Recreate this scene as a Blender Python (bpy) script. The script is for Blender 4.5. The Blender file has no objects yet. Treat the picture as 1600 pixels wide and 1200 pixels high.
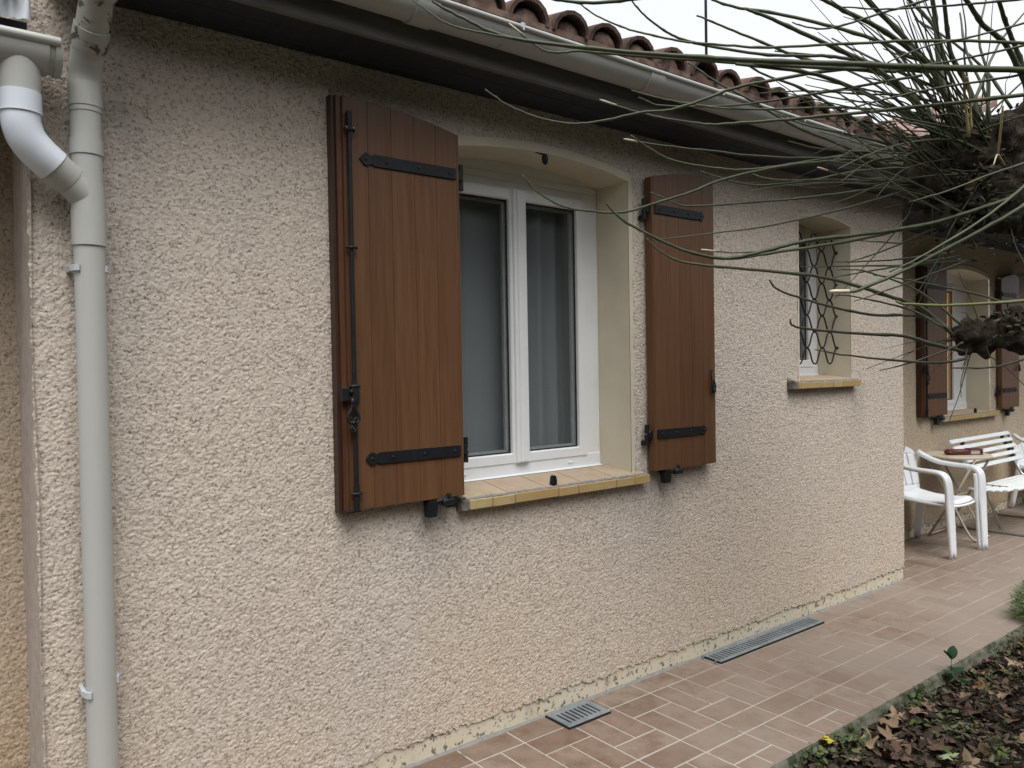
import bpy, bmesh, math, random
import numpy as np
from mathutils import Vector, Matrix, Quaternion
random.seed(7); np.random.seed(7)
S = bpy.context.scene
C = S.collection
PI = math.pi
rad = math.radians

# ------------------------------------------------------------------ camera
cam_d = bpy.data.cameras.new("camera")
cam = bpy.data.objects.new("camera", cam_d); C.objects.link(cam)
cam_d.sensor_width = 36.0; cam_d.lens = 1216.455/1600*36.0
cam_d.clip_start = 0.05; cam_d.clip_end = 400
r_ = Vector((0.78785555, -0.61562527, -0.0170047)); u_ = Vector((0.02628311, 0.0060244, 0.99963639)); w_ = Vector((0.61529897, 0.78801601, -0.0209269))
M = Matrix((( r_.x, u_.x, -w_.x, 0.0), (r_.y, u_.y, -w_.y, -2.5463), (r_.z, u_.z, -w_.z, 1.5), (0, 0, 0, 1)))
cam.matrix_world = M
S.camera = cam

# ------------------------------------------------------------------ sky, sun, exposure
SUN_EL, SUN_AZ = 63.0, 200.0            # azimuth clockwise from +Y
wld = bpy.data.worlds.new("World"); S.world = wld; wld.use_nodes = True
wn = wld.node_tree; wn.nodes.clear()
wo = wn.nodes.new("ShaderNodeOutputWorld"); bg = wn.nodes.new("ShaderNodeBackground")
sky = wn.nodes.new("ShaderNodeTexSky"); sky.sky_type = 'NISHITA'; sky.sun_disc = False
sky.sun_elevation = rad(SUN_EL); sky.sun_rotation = rad(SUN_AZ); sky.air_density = 1.0; sky.dust_density = 4.0; sky.ozone_density = 1.0
hs = wn.nodes.new("ShaderNodeHueSaturation"); hs.inputs['Saturation'].default_value = 0.10; hs.inputs['Value'].default_value = 1.0
mx = wn.nodes.new("ShaderNodeMix"); mx.data_type = 'RGBA'; mx.inputs[0].default_value = 0.55
mx.inputs[7].default_value = (9.0, 9.25, 9.6, 1)
wn.links.new(sky.outputs[0], hs.inputs['Color']); wn.links.new(hs.outputs[0], mx.inputs[6])
wn.links.new(mx.outputs[2], bg.inputs[0]); bg.inputs[1].default_value = 0.070
wn.links.new(bg.outputs[0], wo.inputs[0])
sd = bpy.data.lights.new("sun", 'SUN'); sd.energy = 1.5; sd.angle = rad(46); sd.color = (1.0, 0.985, 0.96)
sun = bpy.data.objects.new("sun", sd); C.objects.link(sun)
az = rad(SUN_AZ); el = rad(SUN_EL)
sdir = Vector((math.sin(az)*math.cos(el), math.cos(az)*math.cos(el), math.sin(el)))
sun.rotation_euler = sdir.to_track_quat('Z', 'Y').to_euler(); sun.location = sdir*30
S.view_settings.view_transform = 'Standard'; S.view_settings.look = 'None'
S.view_settings.exposure = 1.14; S.view_settings.gamma = 1.0
S.view_settings.use_curve_mapping = False
S.cycles.max_bounces = 8; S.cycles.transparent_max_bounces = 16

# ------------------------------------------------------------------ helpers: objects
def tag(o, label=None, cat=None, group=None, kind=None):
    if label: o['label'] = label
    if cat: o['category'] = cat
    if group: o['group'] = group
    if kind: o['kind'] = kind
    return o
def empty(name, loc=(0, 0, 0), rz=0.0, parent=None):
    o = bpy.data.objects.new(name, None); C.objects.link(o)
    o.location = loc; o.rotation_euler = (0, 0, rz); o.empty_display_size = 0.1
    if parent: o.parent = parent
    return o
def link(name, me, parent=None):
    o = bpy.data.objects.new(name, me); C.objects.link(o)
    if parent: o.parent = parent
    return o
def copy_tree(o, parent=None):
    c = o.copy(); C.objects.link(c); c.parent = parent
    for ch in list(o.children): copy_tree(ch, c)
    return c
def children_named(o, n):
    return [c for c in o.children if c.name.split('.')[0] == n]

class MB:
    """collects shapes, builds ONE mesh object"""
    def __init__(s): s.v = []; s.f = []; s.m = None
    def add(s, vs, fs):
        n = len(s.v)
        s.v += [tuple(s.m @ Vector(p)) for p in vs] if s.m else [tuple(p) for p in vs]
        s.f += [[i+n for i in f] for f in fs]; return s
    def box(s, x0, x1, y0, y1, z0, z1):
        vs = [(x0,y0,z0),(x1,y0,z0),(x1,y1,z0),(x0,y1,z0),(x0,y0,z1),(x1,y0,z1),(x1,y1,z1),(x0,y1,z1)]
        return s.add(vs, [(0,3,2,1),(4,5,6,7),(0,1,5,4),(1,2,6,5),(2,3,7,6),(3,0,4,7)])
    def cbox(s, x0, x1, y0, y1, z0, z1, c):
        """box with all edges chamfered by c"""
        bm = bmesh.new(); bmesh.ops.create_cube(bm, size=1.0)
        bmesh.ops.scale(bm, vec=(x1-x0, y1-y0, z1-z0), verts=bm.verts)
        bmesh.ops.translate(bm, vec=((x0+x1)/2, (y0+y1)/2, (z0+z1)/2), verts=bm.verts)
        bmesh.ops.bevel(bm, geom=list(bm.edges), offset=c, segments=1, affect='EDGES', profile=.5)
        bm.verts.index_update()
        vs = [v.co[:] for v in bm.verts]; fs = [[v.index for v in f.verts] for f in bm.faces]; bm.free()
        return s.add(vs, fs)
    def prism(s, poly, a0, a1, axis='y'):
        """poly of 2D points extruded along an axis; poly is (x,z) for y, (y,z) for x, (x,y) for z"""
        P = list(poly); n = len(P)
        ar = sum(P[i][0]*P[(i+1) % n][1]-P[(i+1) % n][0]*P[i][1] for i in range(n))
        if ar < 0: P.reverse()
        def mk(p, a):
            return {'y': (p[0], a, p[1]), 'x': (a, p[0], p[1]), 'z': (p[0], p[1], a)}[axis]
        vs = [mk(p, a0) for p in P]+[mk(p, a1) for p in P]
        f = [list(range(n)), list(range(2*n-1, n-1, -1))]
        for i in range(n): f.append([i, i+n, (i+1) % n+n, (i+1) % n])
        if axis in 'xz': f = [list(reversed(q)) for q in f]
        return s.add(vs, f)
    def tube(s, pts, r, n=8, sub=0, cap=True, rfun=None, flat=1.0):
        pts = [Vector(p) for p in pts]
        rs = list(r) if hasattr(r, '__len__') else [r]*len(pts)
        if sub: pts, rs = catmull(pts, rs, sub)
        m = len(pts); T = []
        for i in range(m):
            t = pts[min(i+1, m-1)]-pts[max(i-1, 0)]
            T.append(t.normalized() if t.length > 1e-9 else Vector((0, 0, 1)))
        ref = Vector((0, 0, 1)) if abs(T[0].z) < .9 else Vector((1, 0, 0))
        a = T[0].cross(ref).normalized(); vs = []; fs = []
        for i in range(m):
            a = (a-T[i]*a.dot(T[i]))
            a = a.normalized() if a.length > 1e-6 else T[i].orthogonal().normalized()
            b = T[i].cross(a)
            for k in range(n):
                th = 2*PI*k/n
                vs.append(pts[i]+(a*math.cos(th)+b*(math.sin(th)*flat))*rs[i])
        for i in range(m-1):
            for k in range(n):
                k2 = (k+1) % n
                fs.append([i*n+k, i*n+k2, (i+1)*n+k2, (i+1)*n+k])
        if cap:
            fs.append(list(range(n-1, -1, -1))); fs.append([(m-1)*n+k for k in range(n)])
        return s.add(vs, fs)
    def cyl(s, a, b, r, n=16, r2=None):
        return s.tube([a, b], [r, r if r2 is None else r2], n)
    def ball(s, c, r, n=8, m=6, sc=(1, 1, 1)):
        vs = [(c[0], c[1], c[2]-r*sc[2])]; fs = []
        for i in range(1, m):
            ph = -PI/2+PI*i/m
            for k in range(n):
                th = 2*PI*k/n
                vs.append((c[0]+r*sc[0]*math.cos(ph)*math.cos(th), c[1]+r*sc[1]*math.cos(ph)*math.sin(th), c[2]+r*sc[2]*math.sin(ph)))
        vs.append((c[0], c[1], c[2]+r*sc[2])); top = len(vs)-1
        for k in range(n): fs.append([0, 1+(k+1) % n, 1+k])
        for i in range(m-2):
            for k in range(n):
                a = 1+i*n; fs.append([a+k, a+(k+1) % n, a+n+(k+1) % n, a+n+k])
        a = 1+(m-2)*n
        for k in range(n): fs.append([a+k, a+(k+1) % n, top])
        return s.add(vs, fs)
    def grid(s, P):
        """P[i][j] points -> quads"""
        n = len(P); m = len(P[0]); vs = [p for row in P for p in row]
        fs = [[i*m+j, i*m+j+1, (i+1)*m+j+1, (i+1)*m+j] for i in range(n-1) for j in range(m-1)]
        return s.add(vs, fs)
    def mesh(s, name, mat, smooth=False, angle=None):
        me = bpy.data.meshes.new(name); me.from_pydata(s.v, [], s.f); me.validate()
        if mat: me.materials.append(mat)
        if smooth or angle:
            me.polygons.foreach_set("use_smooth", [True]*len(me.polygons))
            if angle: me.set_sharp_from_angle(angle=rad(angle))
        me.update(); return me
    def build(s, name, mat, parent=None, smooth=False, angle=None):
        return link(name, s.mesh(name, mat, smooth, angle), parent)

def catmull(pts, rs, sub):
    P = [pts[0]*2-pts[1]]+pts+[pts[-1]*2-pts[-2]]; out = []; ro = []
    for i in range(1, len(P)-2):
        p0, p1, p2, p3 = P[i-1], P[i], P[i+1], P[i+2]
        for k in range(sub):
            t = k/sub
            out.append(.5*((2*p1)+(p2-p0)*t+(2*p0-5*p1+4*p2-p3)*t*t+(3*p1-p0-3*p2+p3)*t**3))
            ro.append(rs[i-1]+(rs[i]-rs[i-1])*t)
    out.append(pts[-1]); ro.append(rs[-1]); return out, ro

# ------------------------------------------------------------------ helpers: numpy noise
def vnoise(x, y, seed):
    """2D value noise in [-1,1], smooth, unit lattice"""
    xi = np.floor(x).astype(np.int64); yi = np.floor(y).astype(np.int64)
    fx = x-xi; fy = y-yi
    fx = fx*fx*fx*(fx*(fx*6-15)+10); fy = fy*fy*fy*(fy*(fy*6-15)+10)
    def h(a, b):
        n = (a*374761393+b*668265263+seed*1442695041) & 0xffffffff
        n = ((n ^ (n >> 13))*1274126177) & 0xffffffff
        n = (n ^ (n >> 16)) & 0xffffff
        return n/float(0xffffff)*2-1
    a = h(xi, yi); b = h(xi+1, yi); c = h(xi, yi+1); d = h(xi+1, yi+1)
    return (a*(1-fx)+b*fx)*(1-fy)+(c*(1-fx)+d*fx)*fy
def fast_mesh(name, V, F, mat, smooth=True):
    """V (n,3) float array, F (m,4) int array"""
    me = bpy.data.meshes.new(name)
    me.vertices.add(len(V)); me.vertices.foreach_set("co", np.ascontiguousarray(V, np.float32).ravel())
    k = F.shape[1]
    me.loops.add(F.size); me.loops.foreach_set("vertex_index", np.ascontiguousarray(F, np.int32).ravel())
    me.polygons.add(len(F))
    me.polygons.foreach_set("loop_start", np.arange(0, F.size, k, dtype=np.int32))
    me.polygons.foreach_set("loop_total", np.full(len(F), k, np.int32))
    if smooth: me.polygons.foreach_set("use_smooth", np.ones(len(F), bool))
    me.materials.append(mat); me.update(calc_edges=True); me.validate(); return me

# ------------------------------------------------------------------ helpers: materials
class NT:
    def __init__(s, name):
        s.mat = bpy.data.materials.new(name); s.mat.use_nodes = True
        s.t = s.mat.node_tree; s.b = s.t.nodes['Principled BSDF']; s.o = s.t.nodes['Material Output']
        s.tc = s.t.nodes.new("ShaderNodeTexCoord")
    def n(s, typ, **kw):
        nd = s.t.nodes.new("ShaderNode"+typ)
        for k, v in kw.items(): setattr(nd, k, v)
        return nd
    def l(s, a, b): s.t.links.new(a, b); return s
    def noise(s, scale, detail=4, rough=.55, vec=None, stretch=None, dist=0.0):
        nd = s.n("TexNoise"); nd.inputs['Scale'].default_value = scale; nd.inputs['Detail'].default_value = detail
        nd.inputs['Roughness'].default_value = rough; nd.inputs['Distortion'].default_value = dist
        v = vec or s.tc.outputs['Object']
        if stretch:
            mp = s.n("Mapping"); mp.inputs['Scale'].default_value = stretch; s.l(v, mp.inputs[0]); v = mp.outputs[0]
        s.l(v, nd.inputs['Vector']); return nd.outputs['Fac']
    def ramp(s, fac, stops):
        r = s.n("ValToRGB"); e = r.color_ramp.elements
        while len(e) > 1: e.remove(e[-1])
        e[0].position = stops[0][0]; e[0].color = (*stops[0][1], 1)
        for p, c in stops[1:]:
            x = e.new(p); x.color = (*c, 1)
        s.l(fac, r.inputs[0]); return r.outputs[0]
    def mix(s, fac, a, b, mode='MIX'):
        m = s.n("Mix"); m.data_type = 'RGBA'; m.blend_type = mode
        for i, v in ((0, fac), (6, a), (7, b)):
            if hasattr(v, 'links'): s.l(v, m.inputs[i])
            else: m.inputs[i].default_value = (*v, 1) if isinstance(v, tuple) else v
        return m.outputs[2]
    def math(s, op, a, b=0.0, c=0.0):
        m = s.n("Math"); m.operation = op
        for i, v in enumerate((a, b, c)):
            if hasattr(v, 'links'): s.l(v, m.inputs[i])
            else: m.inputs[i].default_value = v
        return m.outputs[0]
    def bump(s, h, strength=.3, dist=.01, prev=None):
        b = s.n("Bump"); b.inputs['Strength'].default_value = strength; b.inputs['Distance'].default_value = dist
        s.l(h, b.inputs['Height'])
        if prev: s.l(prev, b.inputs['Normal'])
        s.l(b.outputs[0], s.b.inputs['Normal']); return b.outputs[0]
    def rnd(s):
        return s.n("ObjectInfo").outputs['Random']
    def fin(s, col=None, rough=.6, metal=0.0, spec=.5):
        if col is not None:
            if hasattr(col, 'links'): s.l(col, s.b.inputs['Base Color'])
            else: s.b.inputs['Base Color'].default_value = (*col, 1)
        if hasattr(rough, 'links'): s.l(rough, s.b.inputs['Roughness'])
        else: s.b.inputs['Roughness'].default_value = rough
        s.b.inputs['Metallic'].default_value = metal
        s.b.inputs['Specular IOR Level'].default_value = spec
        return s.mat

def simple(name, c1, c2, scale=8, rough=.6, bump=.0, metal=0.0, spec=.5, detail=5, stretch=None, lo=.35, hi=.65):
    m = NT(name); f = m.noise(scale, detail, stretch=stretch)
    col = m.ramp(f, [(lo, c1), (hi, c2)])
    if bump: m.bump(m.noise(scale*6, 4), bump, .004)
    return m.fin(col, rough, metal, spec)

MT = {}
# roughcast render
def crepi(name, a, b, warm, grey, fine=True):
    m = NT(name)
    base = m.mix(m.noise(1.3, 5, .6), a, b)
    sep = m.n("SeparateXYZ"); m.l(m.tc.outputs['Object'], sep.inputs[0])
    # weathering: grey wash in patches, ochre towards the foot of the wall (rain splash)
    w = m.noise(.9, 6, .62, stretch=(1, 1, .7))
    wz = m.math('ADD', m.math('MULTIPLY', sep.outputs[2], -.85), m.math('MULTIPLY', w, 1.5))
    warmf = m.ramp(wz, [(0.05, (0, 0, 0)), (.75, (1, 1, 1))])
    base = m.mix(m.math('MULTIPLY', warmf, .6), base, warm)
    gf = m.ramp(m.noise(.75, 6, .62, vec=None, stretch=(1.6, 1, .8)), [(.47, (0, 0, 0)), (.66, (1, 1, 1))])
    base = m.mix(m.math('MULTIPLY', gf, .55), base, grey)
    if fine:      # grey run-off streaks under the shutter catches and sill ends
        for sx0, sw, sz0, sz1 in ((1.60, .10, .55, 1.0), (2.86, .13, .50, 1.0), (4.75, .10, .85, 1.38), (.55, .10, .9, 2.3)):
            dx = m.math('DIVIDE', m.math('SUBTRACT', sep.outputs[0], sx0), sw)
            gx = m.math('POWER', 2.718, m.math('MULTIPLY', m.math('MULTIPLY', dx, dx), -1.0))
            rz = m.n("MapRange"); m.l(sep.outputs[2], rz.inputs[0]); rz.inputs[1].default_value = sz0; rz.inputs[2].default_value = sz1
            up = m.math('LESS_THAN', sep.outputs[2], sz1+.01)
            sn = m.noise(3.0, 5, .65, stretch=(7, 1, .9))
            base = m.mix(m.math('MULTIPLY', m.math('MULTIPLY', gx, rz.outputs[0]), m.math('MULTIPLY', m.math('MULTIPLY', sn, up), .85)), base, (.30, .285, .265))
    # fine dark specks scattered over the render
    sp = m.ramp(m.noise(120, 3, .6), [(.33, (.38, .36, .34)), (.45, (1, 1, 1))])
    base = m.mix(.85, base, sp, 'MULTIPLY')
    base = m.mix(.5, base, m.ramp(m.noise(60, 3, .6), [(.35, (.72, .70, .68)), (.62, (1.08, 1.08, 1.08))]), 'MULTIPLY')
    bn = m.bump(m.noise(190, 4, .65), .75, .004)
    if not fine: m.bump(m.noise(95, 4, .6), .9, .006, bn)
    return m.fin(base, .95, spec=.15)
MT['crepi'] = crepi("roughcast", (.585, .508, .428), (.64, .565, .482), (.57, .47, .360), (.55, .503, .455))
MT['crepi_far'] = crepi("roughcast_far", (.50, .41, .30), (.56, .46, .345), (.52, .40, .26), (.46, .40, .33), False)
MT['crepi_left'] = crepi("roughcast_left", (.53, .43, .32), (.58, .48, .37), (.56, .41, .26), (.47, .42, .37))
MT['cream'] = simple("smooth_cream_render", (.57, .52, .40), (.63, .575, .455), 5, .85, .15, spec=.2)
m = NT("plinth_paint")
pc = m.mix(m.noise(3, 4), (.56, .50, .385), (.63, .575, .455))
fl = m.ramp(m.noise(34, 5, .65), [(.555, (0, 0, 0)), (.60, (1, 1, 1))])
pc = m.mix(fl, pc, (.17, .155, .13))
pc = m.mix(m.ramp(m.noise(9, 5, .6), [(.55, (0, 0, 0)), (.72, (.6, .6, .6))]), pc, (.40, .36, .27))
m.bump(m.noise(40, 5, .6), .4, .004); MT['plinth'] = m.fin(pc, .85, spec=.2)
MT['strip'] = simple("corner_trowelled", (.40, .345, .305), (.50, .435, .385), 30, .9, .8, spec=.15)
def wood(name, a, b, c):
    m = NT(name); rn = m.rnd()
    mp = m.n("Mapping"); mp.inputs['Scale'].default_value = (22, 22, 1.1); m.l(m.tc.outputs['Object'], mp.inputs[0])
    cb = m.n("CombineXYZ"); m.l(m.math('MULTIPLY', rn, 37.0), cb.inputs[2]); m.l(m.math('MULTIPLY', rn, 11.0), cb.inputs[0])
    ad = m.n("VectorMath"); ad.operation = 'ADD'; m.l(mp.outputs[0], ad.inputs[0]); m.l(cb.outputs[0], ad.inputs[1])
    g = m.noise(2.2, 8, .62, vec=ad.outputs[0], dist=.6)
    g2 = m.noise(9, 6, .7, vec=ad.outputs[0])
    col = m.ramp(g, [(.22, a), (.5, b), (.80, c)])
    col = m.mix(.28, col, m.ramp(g2, [(.3, (.62, .6, .58)), (.65, (1.1, 1.1, 1.1))]), 'MULTIPLY')
    v = m.math('ADD', m.math('MULTIPLY', rn, .14), .93)
    hv = m.n("HueSaturation"); m.l(col, hv.inputs['Color']); m.l(v, hv.inputs['Value'])
    m.bump(g2, .10, .002)
    return m.fin(hv.outputs[0], m.math('ADD', m.math('MULTIPLY', g, .2), .31), spec=.38)
MT['wood'] = wood("varnished_wood", (.086, .0395, .0185), (.119, .0565, .0265), (.151, .0745, .036))
MT['wood_red'] = wood("varnished_wood_red", (.058, .024, .014), (.094, .040, .021), (.130, .060, .030))
MT['wood_end'] = wood("dark_wood_edge", (.030, .014, .010), (.045, .021, .015), (.06, .03, .02))
MT['iron'] = simple("black_iron", (.0055, .006, .0075), (.011, .012, .015), 30, .5, .1, spec=.35)
MT['steel_dot'] = simple("bright_screw", (.5, .5, .5), (.6, .6, .6), 30, .3, metal=1.0)
m = NT("white_upvc"); wc = m.mix(m.ramp(m.noise(6, 5, .6), [(.5, (0, 0, 0)), (.8, (.5, .5, .5))]), (.78, .79, .80), (.62, .62, .60))
MT['upvc'] = m.fin(wc, .32, spec=.5)
MT['panel'] = simple("white_infill_panel", (.82, .83, .83), (.86, .87, .87), 3, .5)
MT['rubber'] = simple("black_rubber", (.008, .008, .009), (.013, .013, .014), 20, .6)
MT['spacer'] = simple("grey_aluminium", (.36, .38, .39), (.42, .44, .45), 20, .45)
MT['room'] = simple("room_plaster", (.30, .31, .31), (.36, .37, .37), 2, .9)
m = NT("window_glass"); m.t.nodes.remove(m.b)
tr = m.n("BsdfTransparent"); tr.inputs[0].default_value = (.92, .93, .93, 1); gl = m.n("BsdfGlossy"); gl.inputs['Roughness'].default_value = .015
fr = m.n("Fresnel"); fr.inputs[0].default_value = 1.62; gq = m.n("NewGeometry")
ms = m.n("MixShader"); m.l(m.math('MULTIPLY', fr.outputs[0], m.math('SUBTRACT', 1.0, gq.outputs['Backfacing'])), ms.inputs[0]); m.l(tr.outputs[0], ms.inputs[1]); m.l(gl.outputs[0], ms.inputs[2]); m.l(ms.outputs[0], m.o.inputs[0])
MT['glass'] = m.mat
def sheer(name, col, op):
    m = NT(name); m.t.nodes.remove(m.b)
    d = m.n("BsdfDiffuse"); d.inputs[0].default_value = (*col, 1)
    tl = m.n("BsdfTranslucent"); tl.inputs[0].default_value = (*col, 1)
    ma = m.n("MixShader"); ma.inputs[0].default_value = .4; m.l(d.outputs[0], ma.inputs[1]); m.l(tl.outputs[0], ma.inputs[2])
    t = m.n("BsdfTransparent"); mb = m.n("MixShader"); mb.inputs[0].default_value = op
    m.l(t.outputs[0], mb.inputs[1]); m.l(ma.outputs[0], mb.inputs[2]); m.l(mb.outputs[0], m.o.inputs[0]); return m.mat
MT['sheer'] = sheer("sheer_curtain", (.62, .66, .67), .70)
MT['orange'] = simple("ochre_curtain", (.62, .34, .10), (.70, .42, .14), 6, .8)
MT['orange'].node_tree.nodes['Principled BSDF'].inputs['Emission Color'].default_value = (.95, .50, .15, 1)   # own glow stands in for light from the room behind
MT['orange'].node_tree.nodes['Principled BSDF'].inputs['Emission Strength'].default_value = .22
m = NT("sill_brick"); rn = m.rnd()
bc = m.mix(rn, (.38, .265, .115), (.41, .325, .160))
bc = m.mix(m.ramp(m.noise(16, 5, .6), [(.45, (0, 0, 0)), (.75, (.8, .8, .8))]), bc, (.37, .215, .10))
bc = m.mix(m.ramp(m.noise(70, 3, .6), [(.66, (0, 0, 0)), (.72, (.7, .7, .7))]), bc, (.20, .12, .06))
m.bump(m.noise(60, 4), .2, .002); MT['brick'] = m.fin(bc, .55, spec=.4)
m = NT("sill_tile"); rn = m.rnd()
bc = m.mix(rn, (.37, .285, .205), (.43, .345, .25))
bc = m.mix(m.ramp(m.noise(11, 5, .6), [(.42, (0, 0, 0)), (.75, (.75, .75, .75))]), bc, (.33, .23, .15))
m.bump(m.noise(60, 4), .15, .002); MT['silltile'] = m.fin(bc, .6, spec=.35)
m = NT("mortar"); mc = m.mix(m.noise(25, 5, .65), (.14, .138, .128), (.30, .29, .27)); m.bump(m.noise(70, 5, .65), .8, .006); MT['mortar'] = m.fin(mc, .95, spec=.1)
MT['mortar_dark'] = simple('mortar_dark', (.07, .065, .055), (.17, .155, .13), 40, .9, .3)
# downpipes, gutter
m = NT("pvc_pipe"); pc = m.mix(m.noise(2.5, 5, .6), (.40, .40, .375), (.455, .455, .43))
st = m.ramp(m.noise(2.0, 5, .65, stretch=(3, 3, .5)), [(.52, (0, 0, 0)), (.78, (.55, .55, .55))]); pc = m.mix(st, pc, (.29, .285, .235))
MT['pvc'] = m.fin(pc, .42, spec=.4)
m = NT("pvc_pipe_stained"); pc = m.mix(m.noise(4, 5, .6), (.33, .32, .285), (.40, .39, .355))
st = m.ramp(m.noise(13, 5, .62, dist=.6), [(.51, (0, 0, 0)), (.56, (1, 1, 1))]); pc = m.mix(st, pc, (.075, .072, .066)); MT['pvc_dirty'] = m.fin(pc, .5, spec=.35)
MT['pvc_white'] = simple("pvc_white_elbow", (.62, .66, .72), (.68, .72, .78), 3, .35)
m = NT("gutter_pvc"); pc = m.mix(m.noise(2.2, 5, .6), (.33, .335, .325), (.42, .425, .41))
st = m.ramp(m.noise(4.5, 5, .7, stretch=(2.5, 1, 1)), [(.60, (0, 0, 0)), (.74, (.7, .7, .7))]); pc = m.mix(st, pc, (.13, .125, .11)); MT['gutter'] = m.fin(pc, .4, spec=.45)
MT['clip'] = simple("grey_pipe_clip", (.42, .46, .49), (.50, .53, .55), 9, .4)
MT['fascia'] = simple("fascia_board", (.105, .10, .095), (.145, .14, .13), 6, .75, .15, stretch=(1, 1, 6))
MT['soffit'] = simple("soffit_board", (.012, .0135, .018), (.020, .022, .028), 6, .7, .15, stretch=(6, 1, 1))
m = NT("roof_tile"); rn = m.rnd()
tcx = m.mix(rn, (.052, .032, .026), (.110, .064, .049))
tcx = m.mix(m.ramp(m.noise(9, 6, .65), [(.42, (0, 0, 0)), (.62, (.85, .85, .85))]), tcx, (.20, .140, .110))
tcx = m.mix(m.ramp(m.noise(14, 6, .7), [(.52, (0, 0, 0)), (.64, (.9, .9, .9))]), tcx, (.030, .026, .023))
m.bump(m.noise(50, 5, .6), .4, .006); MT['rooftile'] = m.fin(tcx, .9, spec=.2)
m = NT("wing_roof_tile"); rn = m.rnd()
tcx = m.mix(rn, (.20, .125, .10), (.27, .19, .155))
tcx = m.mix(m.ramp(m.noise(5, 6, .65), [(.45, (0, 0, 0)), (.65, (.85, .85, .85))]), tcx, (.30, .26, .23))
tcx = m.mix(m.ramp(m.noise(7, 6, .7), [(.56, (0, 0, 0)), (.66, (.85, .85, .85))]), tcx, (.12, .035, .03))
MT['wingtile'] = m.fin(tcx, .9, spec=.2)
MT['grey_vent'] = simple("grey_cement", (.25, .26, .25), (.34, .345, .33), 7, .85, .2)
MT['plastic_sheet'] = simple("white_flashing", (.62, .65, .69), (.76, .79, .83), 5, .45, .2, stretch=(4, 1, 1))
# paving
m = NT("terracotta_tile"); rn = m.rnd()
tb = m.ramp(rn, [(0, (.155, .103, .076)), (.3, (.205, .150, .115)), (.65, (.235, .183, .145)), (1, (.188, .132, .100))])
geo = m.n("NewGeometry")
tb = m.mix(m.ramp(m.noise(11, 6, .65, vec=geo.outputs['Position']), [(.42, (0, 0, 0)), (.70, (.85, .85, .85))]), tb, (.125, .074, .045))
# pale cement film, heavier along the middle of the path
film = m.noise(1.1, 6, .6, vec=geo.outputs['Position'])
sx = m.n("SeparateXYZ"); m.l(geo.outputs['Position'], sx.inputs[0])
xm = m.n("MapRange"); m.l(sx.outputs[0], xm.inputs[0]); xm.inputs[1].default_value = 2.2; xm.inputs[2].default_value = 3.9; xm.inputs[3].default_value = -.14; xm.inputs[4].default_value = .16
ym = m.n("MapRange"); m.l(sx.outputs[1], ym.inputs[0]); ym.inputs[1].default_value = -.2; ym.inputs[2].default_value = -.85; ym.inputs[3].default_value = -.04; ym.inputs[4].default_value = .12
ff = m.math('ADD', m.math('ADD', film, xm.outputs[0]), ym.outputs[0])
FILM = ((.42, (0, 0, 0)), (.74, (.80, .80, .80)))
tb = m.mix(m.ramp(ff, list(FILM)), tb, (.250, .207, .172))
tb = m.mix(m.ramp(m.noise(42, 5, .6, vec=geo.outputs['Position']), [(.62, (0, 0, 0)), (.70, (.55, .55, .55))]), tb, (.25, .21, .175))
m.bump(m.noise(75, 4, .6, vec=geo.outputs['Position']), .16, .003)
MT['tile'] = m.fin(tb, m.math('ADD', m.math('MULTIPLY', m.noise(9, 4, vec=geo.outputs['Position']), .3), .42), spec=.35)
m = NT("grout"); geo = m.n("NewGeometry"); sx = m.n("SeparateXYZ"); m.l(geo.outputs['Position'], sx.inputs[0])
xm = m.n("MapRange"); m.l(sx.outputs[0], xm.inputs[0]); xm.inputs[1].default_value = 2.6; xm.inputs[2].default_value = 3.35; xm.inputs[3].default_value = .34; xm.inputs[4].default_value = -.09
gw = m.ramp(m.math('ADD', m.noise(1.6, 5, .65, vec=geo.outputs['Position']), xm.outputs[0]), [(.40, (.285, .238, .196)), (.62, (.36, .333, .295))])
gw = m.mix(m.ramp(m.noise(13, 5, .65, vec=geo.outputs['Position']), [(.60, (0, 0, 0)), (.70, (.8, .8, .8))]), gw, (.13, .09, .065))
MT['grout'] = m.fin(gw, .95, spec=.1)
m = NT("mossy_concrete"); cc = m.mix(m.noise(8, 6, .65), (.075, .075, .055), (.19, .185, .15))
cc = m.mix(m.ramp(m.noise(13, 6, .65), [(.42, (0, 0, 0)), (.60, (.9, .9, .9))]), cc, (.028, .034, .017)); m.bump(m.noise(40, 5, .65), .6, .008); MT['kerb'] = m.fin(cc, .95, spec=.1)
m = NT("garden_soil"); sc = m.ramp(m.noise(24, 8, .7), [(.3, (.012, .009, .007)), (.55, (.035, .026, .018)), (.75, (.068, .050, .034))])
sc = m.mix(m.ramp(m.noise(3.2, 6, .65), [(.5, (0, 0, 0)), (.68, (.6, .6, .6))]), sc, (.032, .040, .014)); m.bump(m.noise(60, 6, .7), 1.0, .02); MT['soil'] = m.fin(sc, .95, spec=.1)
MT['grass_ground'] = simple("lawn_ground", (.035, .034, .020), (.055, .050, .030), 1.5, .95, .4)
MT['grate'] = simple("grey_drain_plastic", (.135, .15, .16), (.195, .215, .225), 12, .55, .1)
MT['dark'] = simple("drain_dark", (.006, .006, .006), (.01, .01, .01), 9, .8)
MT['plastic'] = simple("white_garden_plastic", (.74, .76, .79), (.80, .82, .84), 3, .35, lo=.3, hi=.7)
MT['slat'] = simple("white_painted_slat", (.70, .73, .73), (.78, .80, .80), 5, .4)
MT['chrome'] = simple("dull_steel_tube", (.42, .41, .39), (.55, .54, .52), 9, .32, metal=.85)
MT['table'] = simple("beige_table_top", (.50, .44, .33), (.58, .52, .41), 4, .45)
MT['table_leg'] = simple("beige_table_leg", (.38, .34, .27), (.45, .41, .33), 6, .5)
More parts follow.
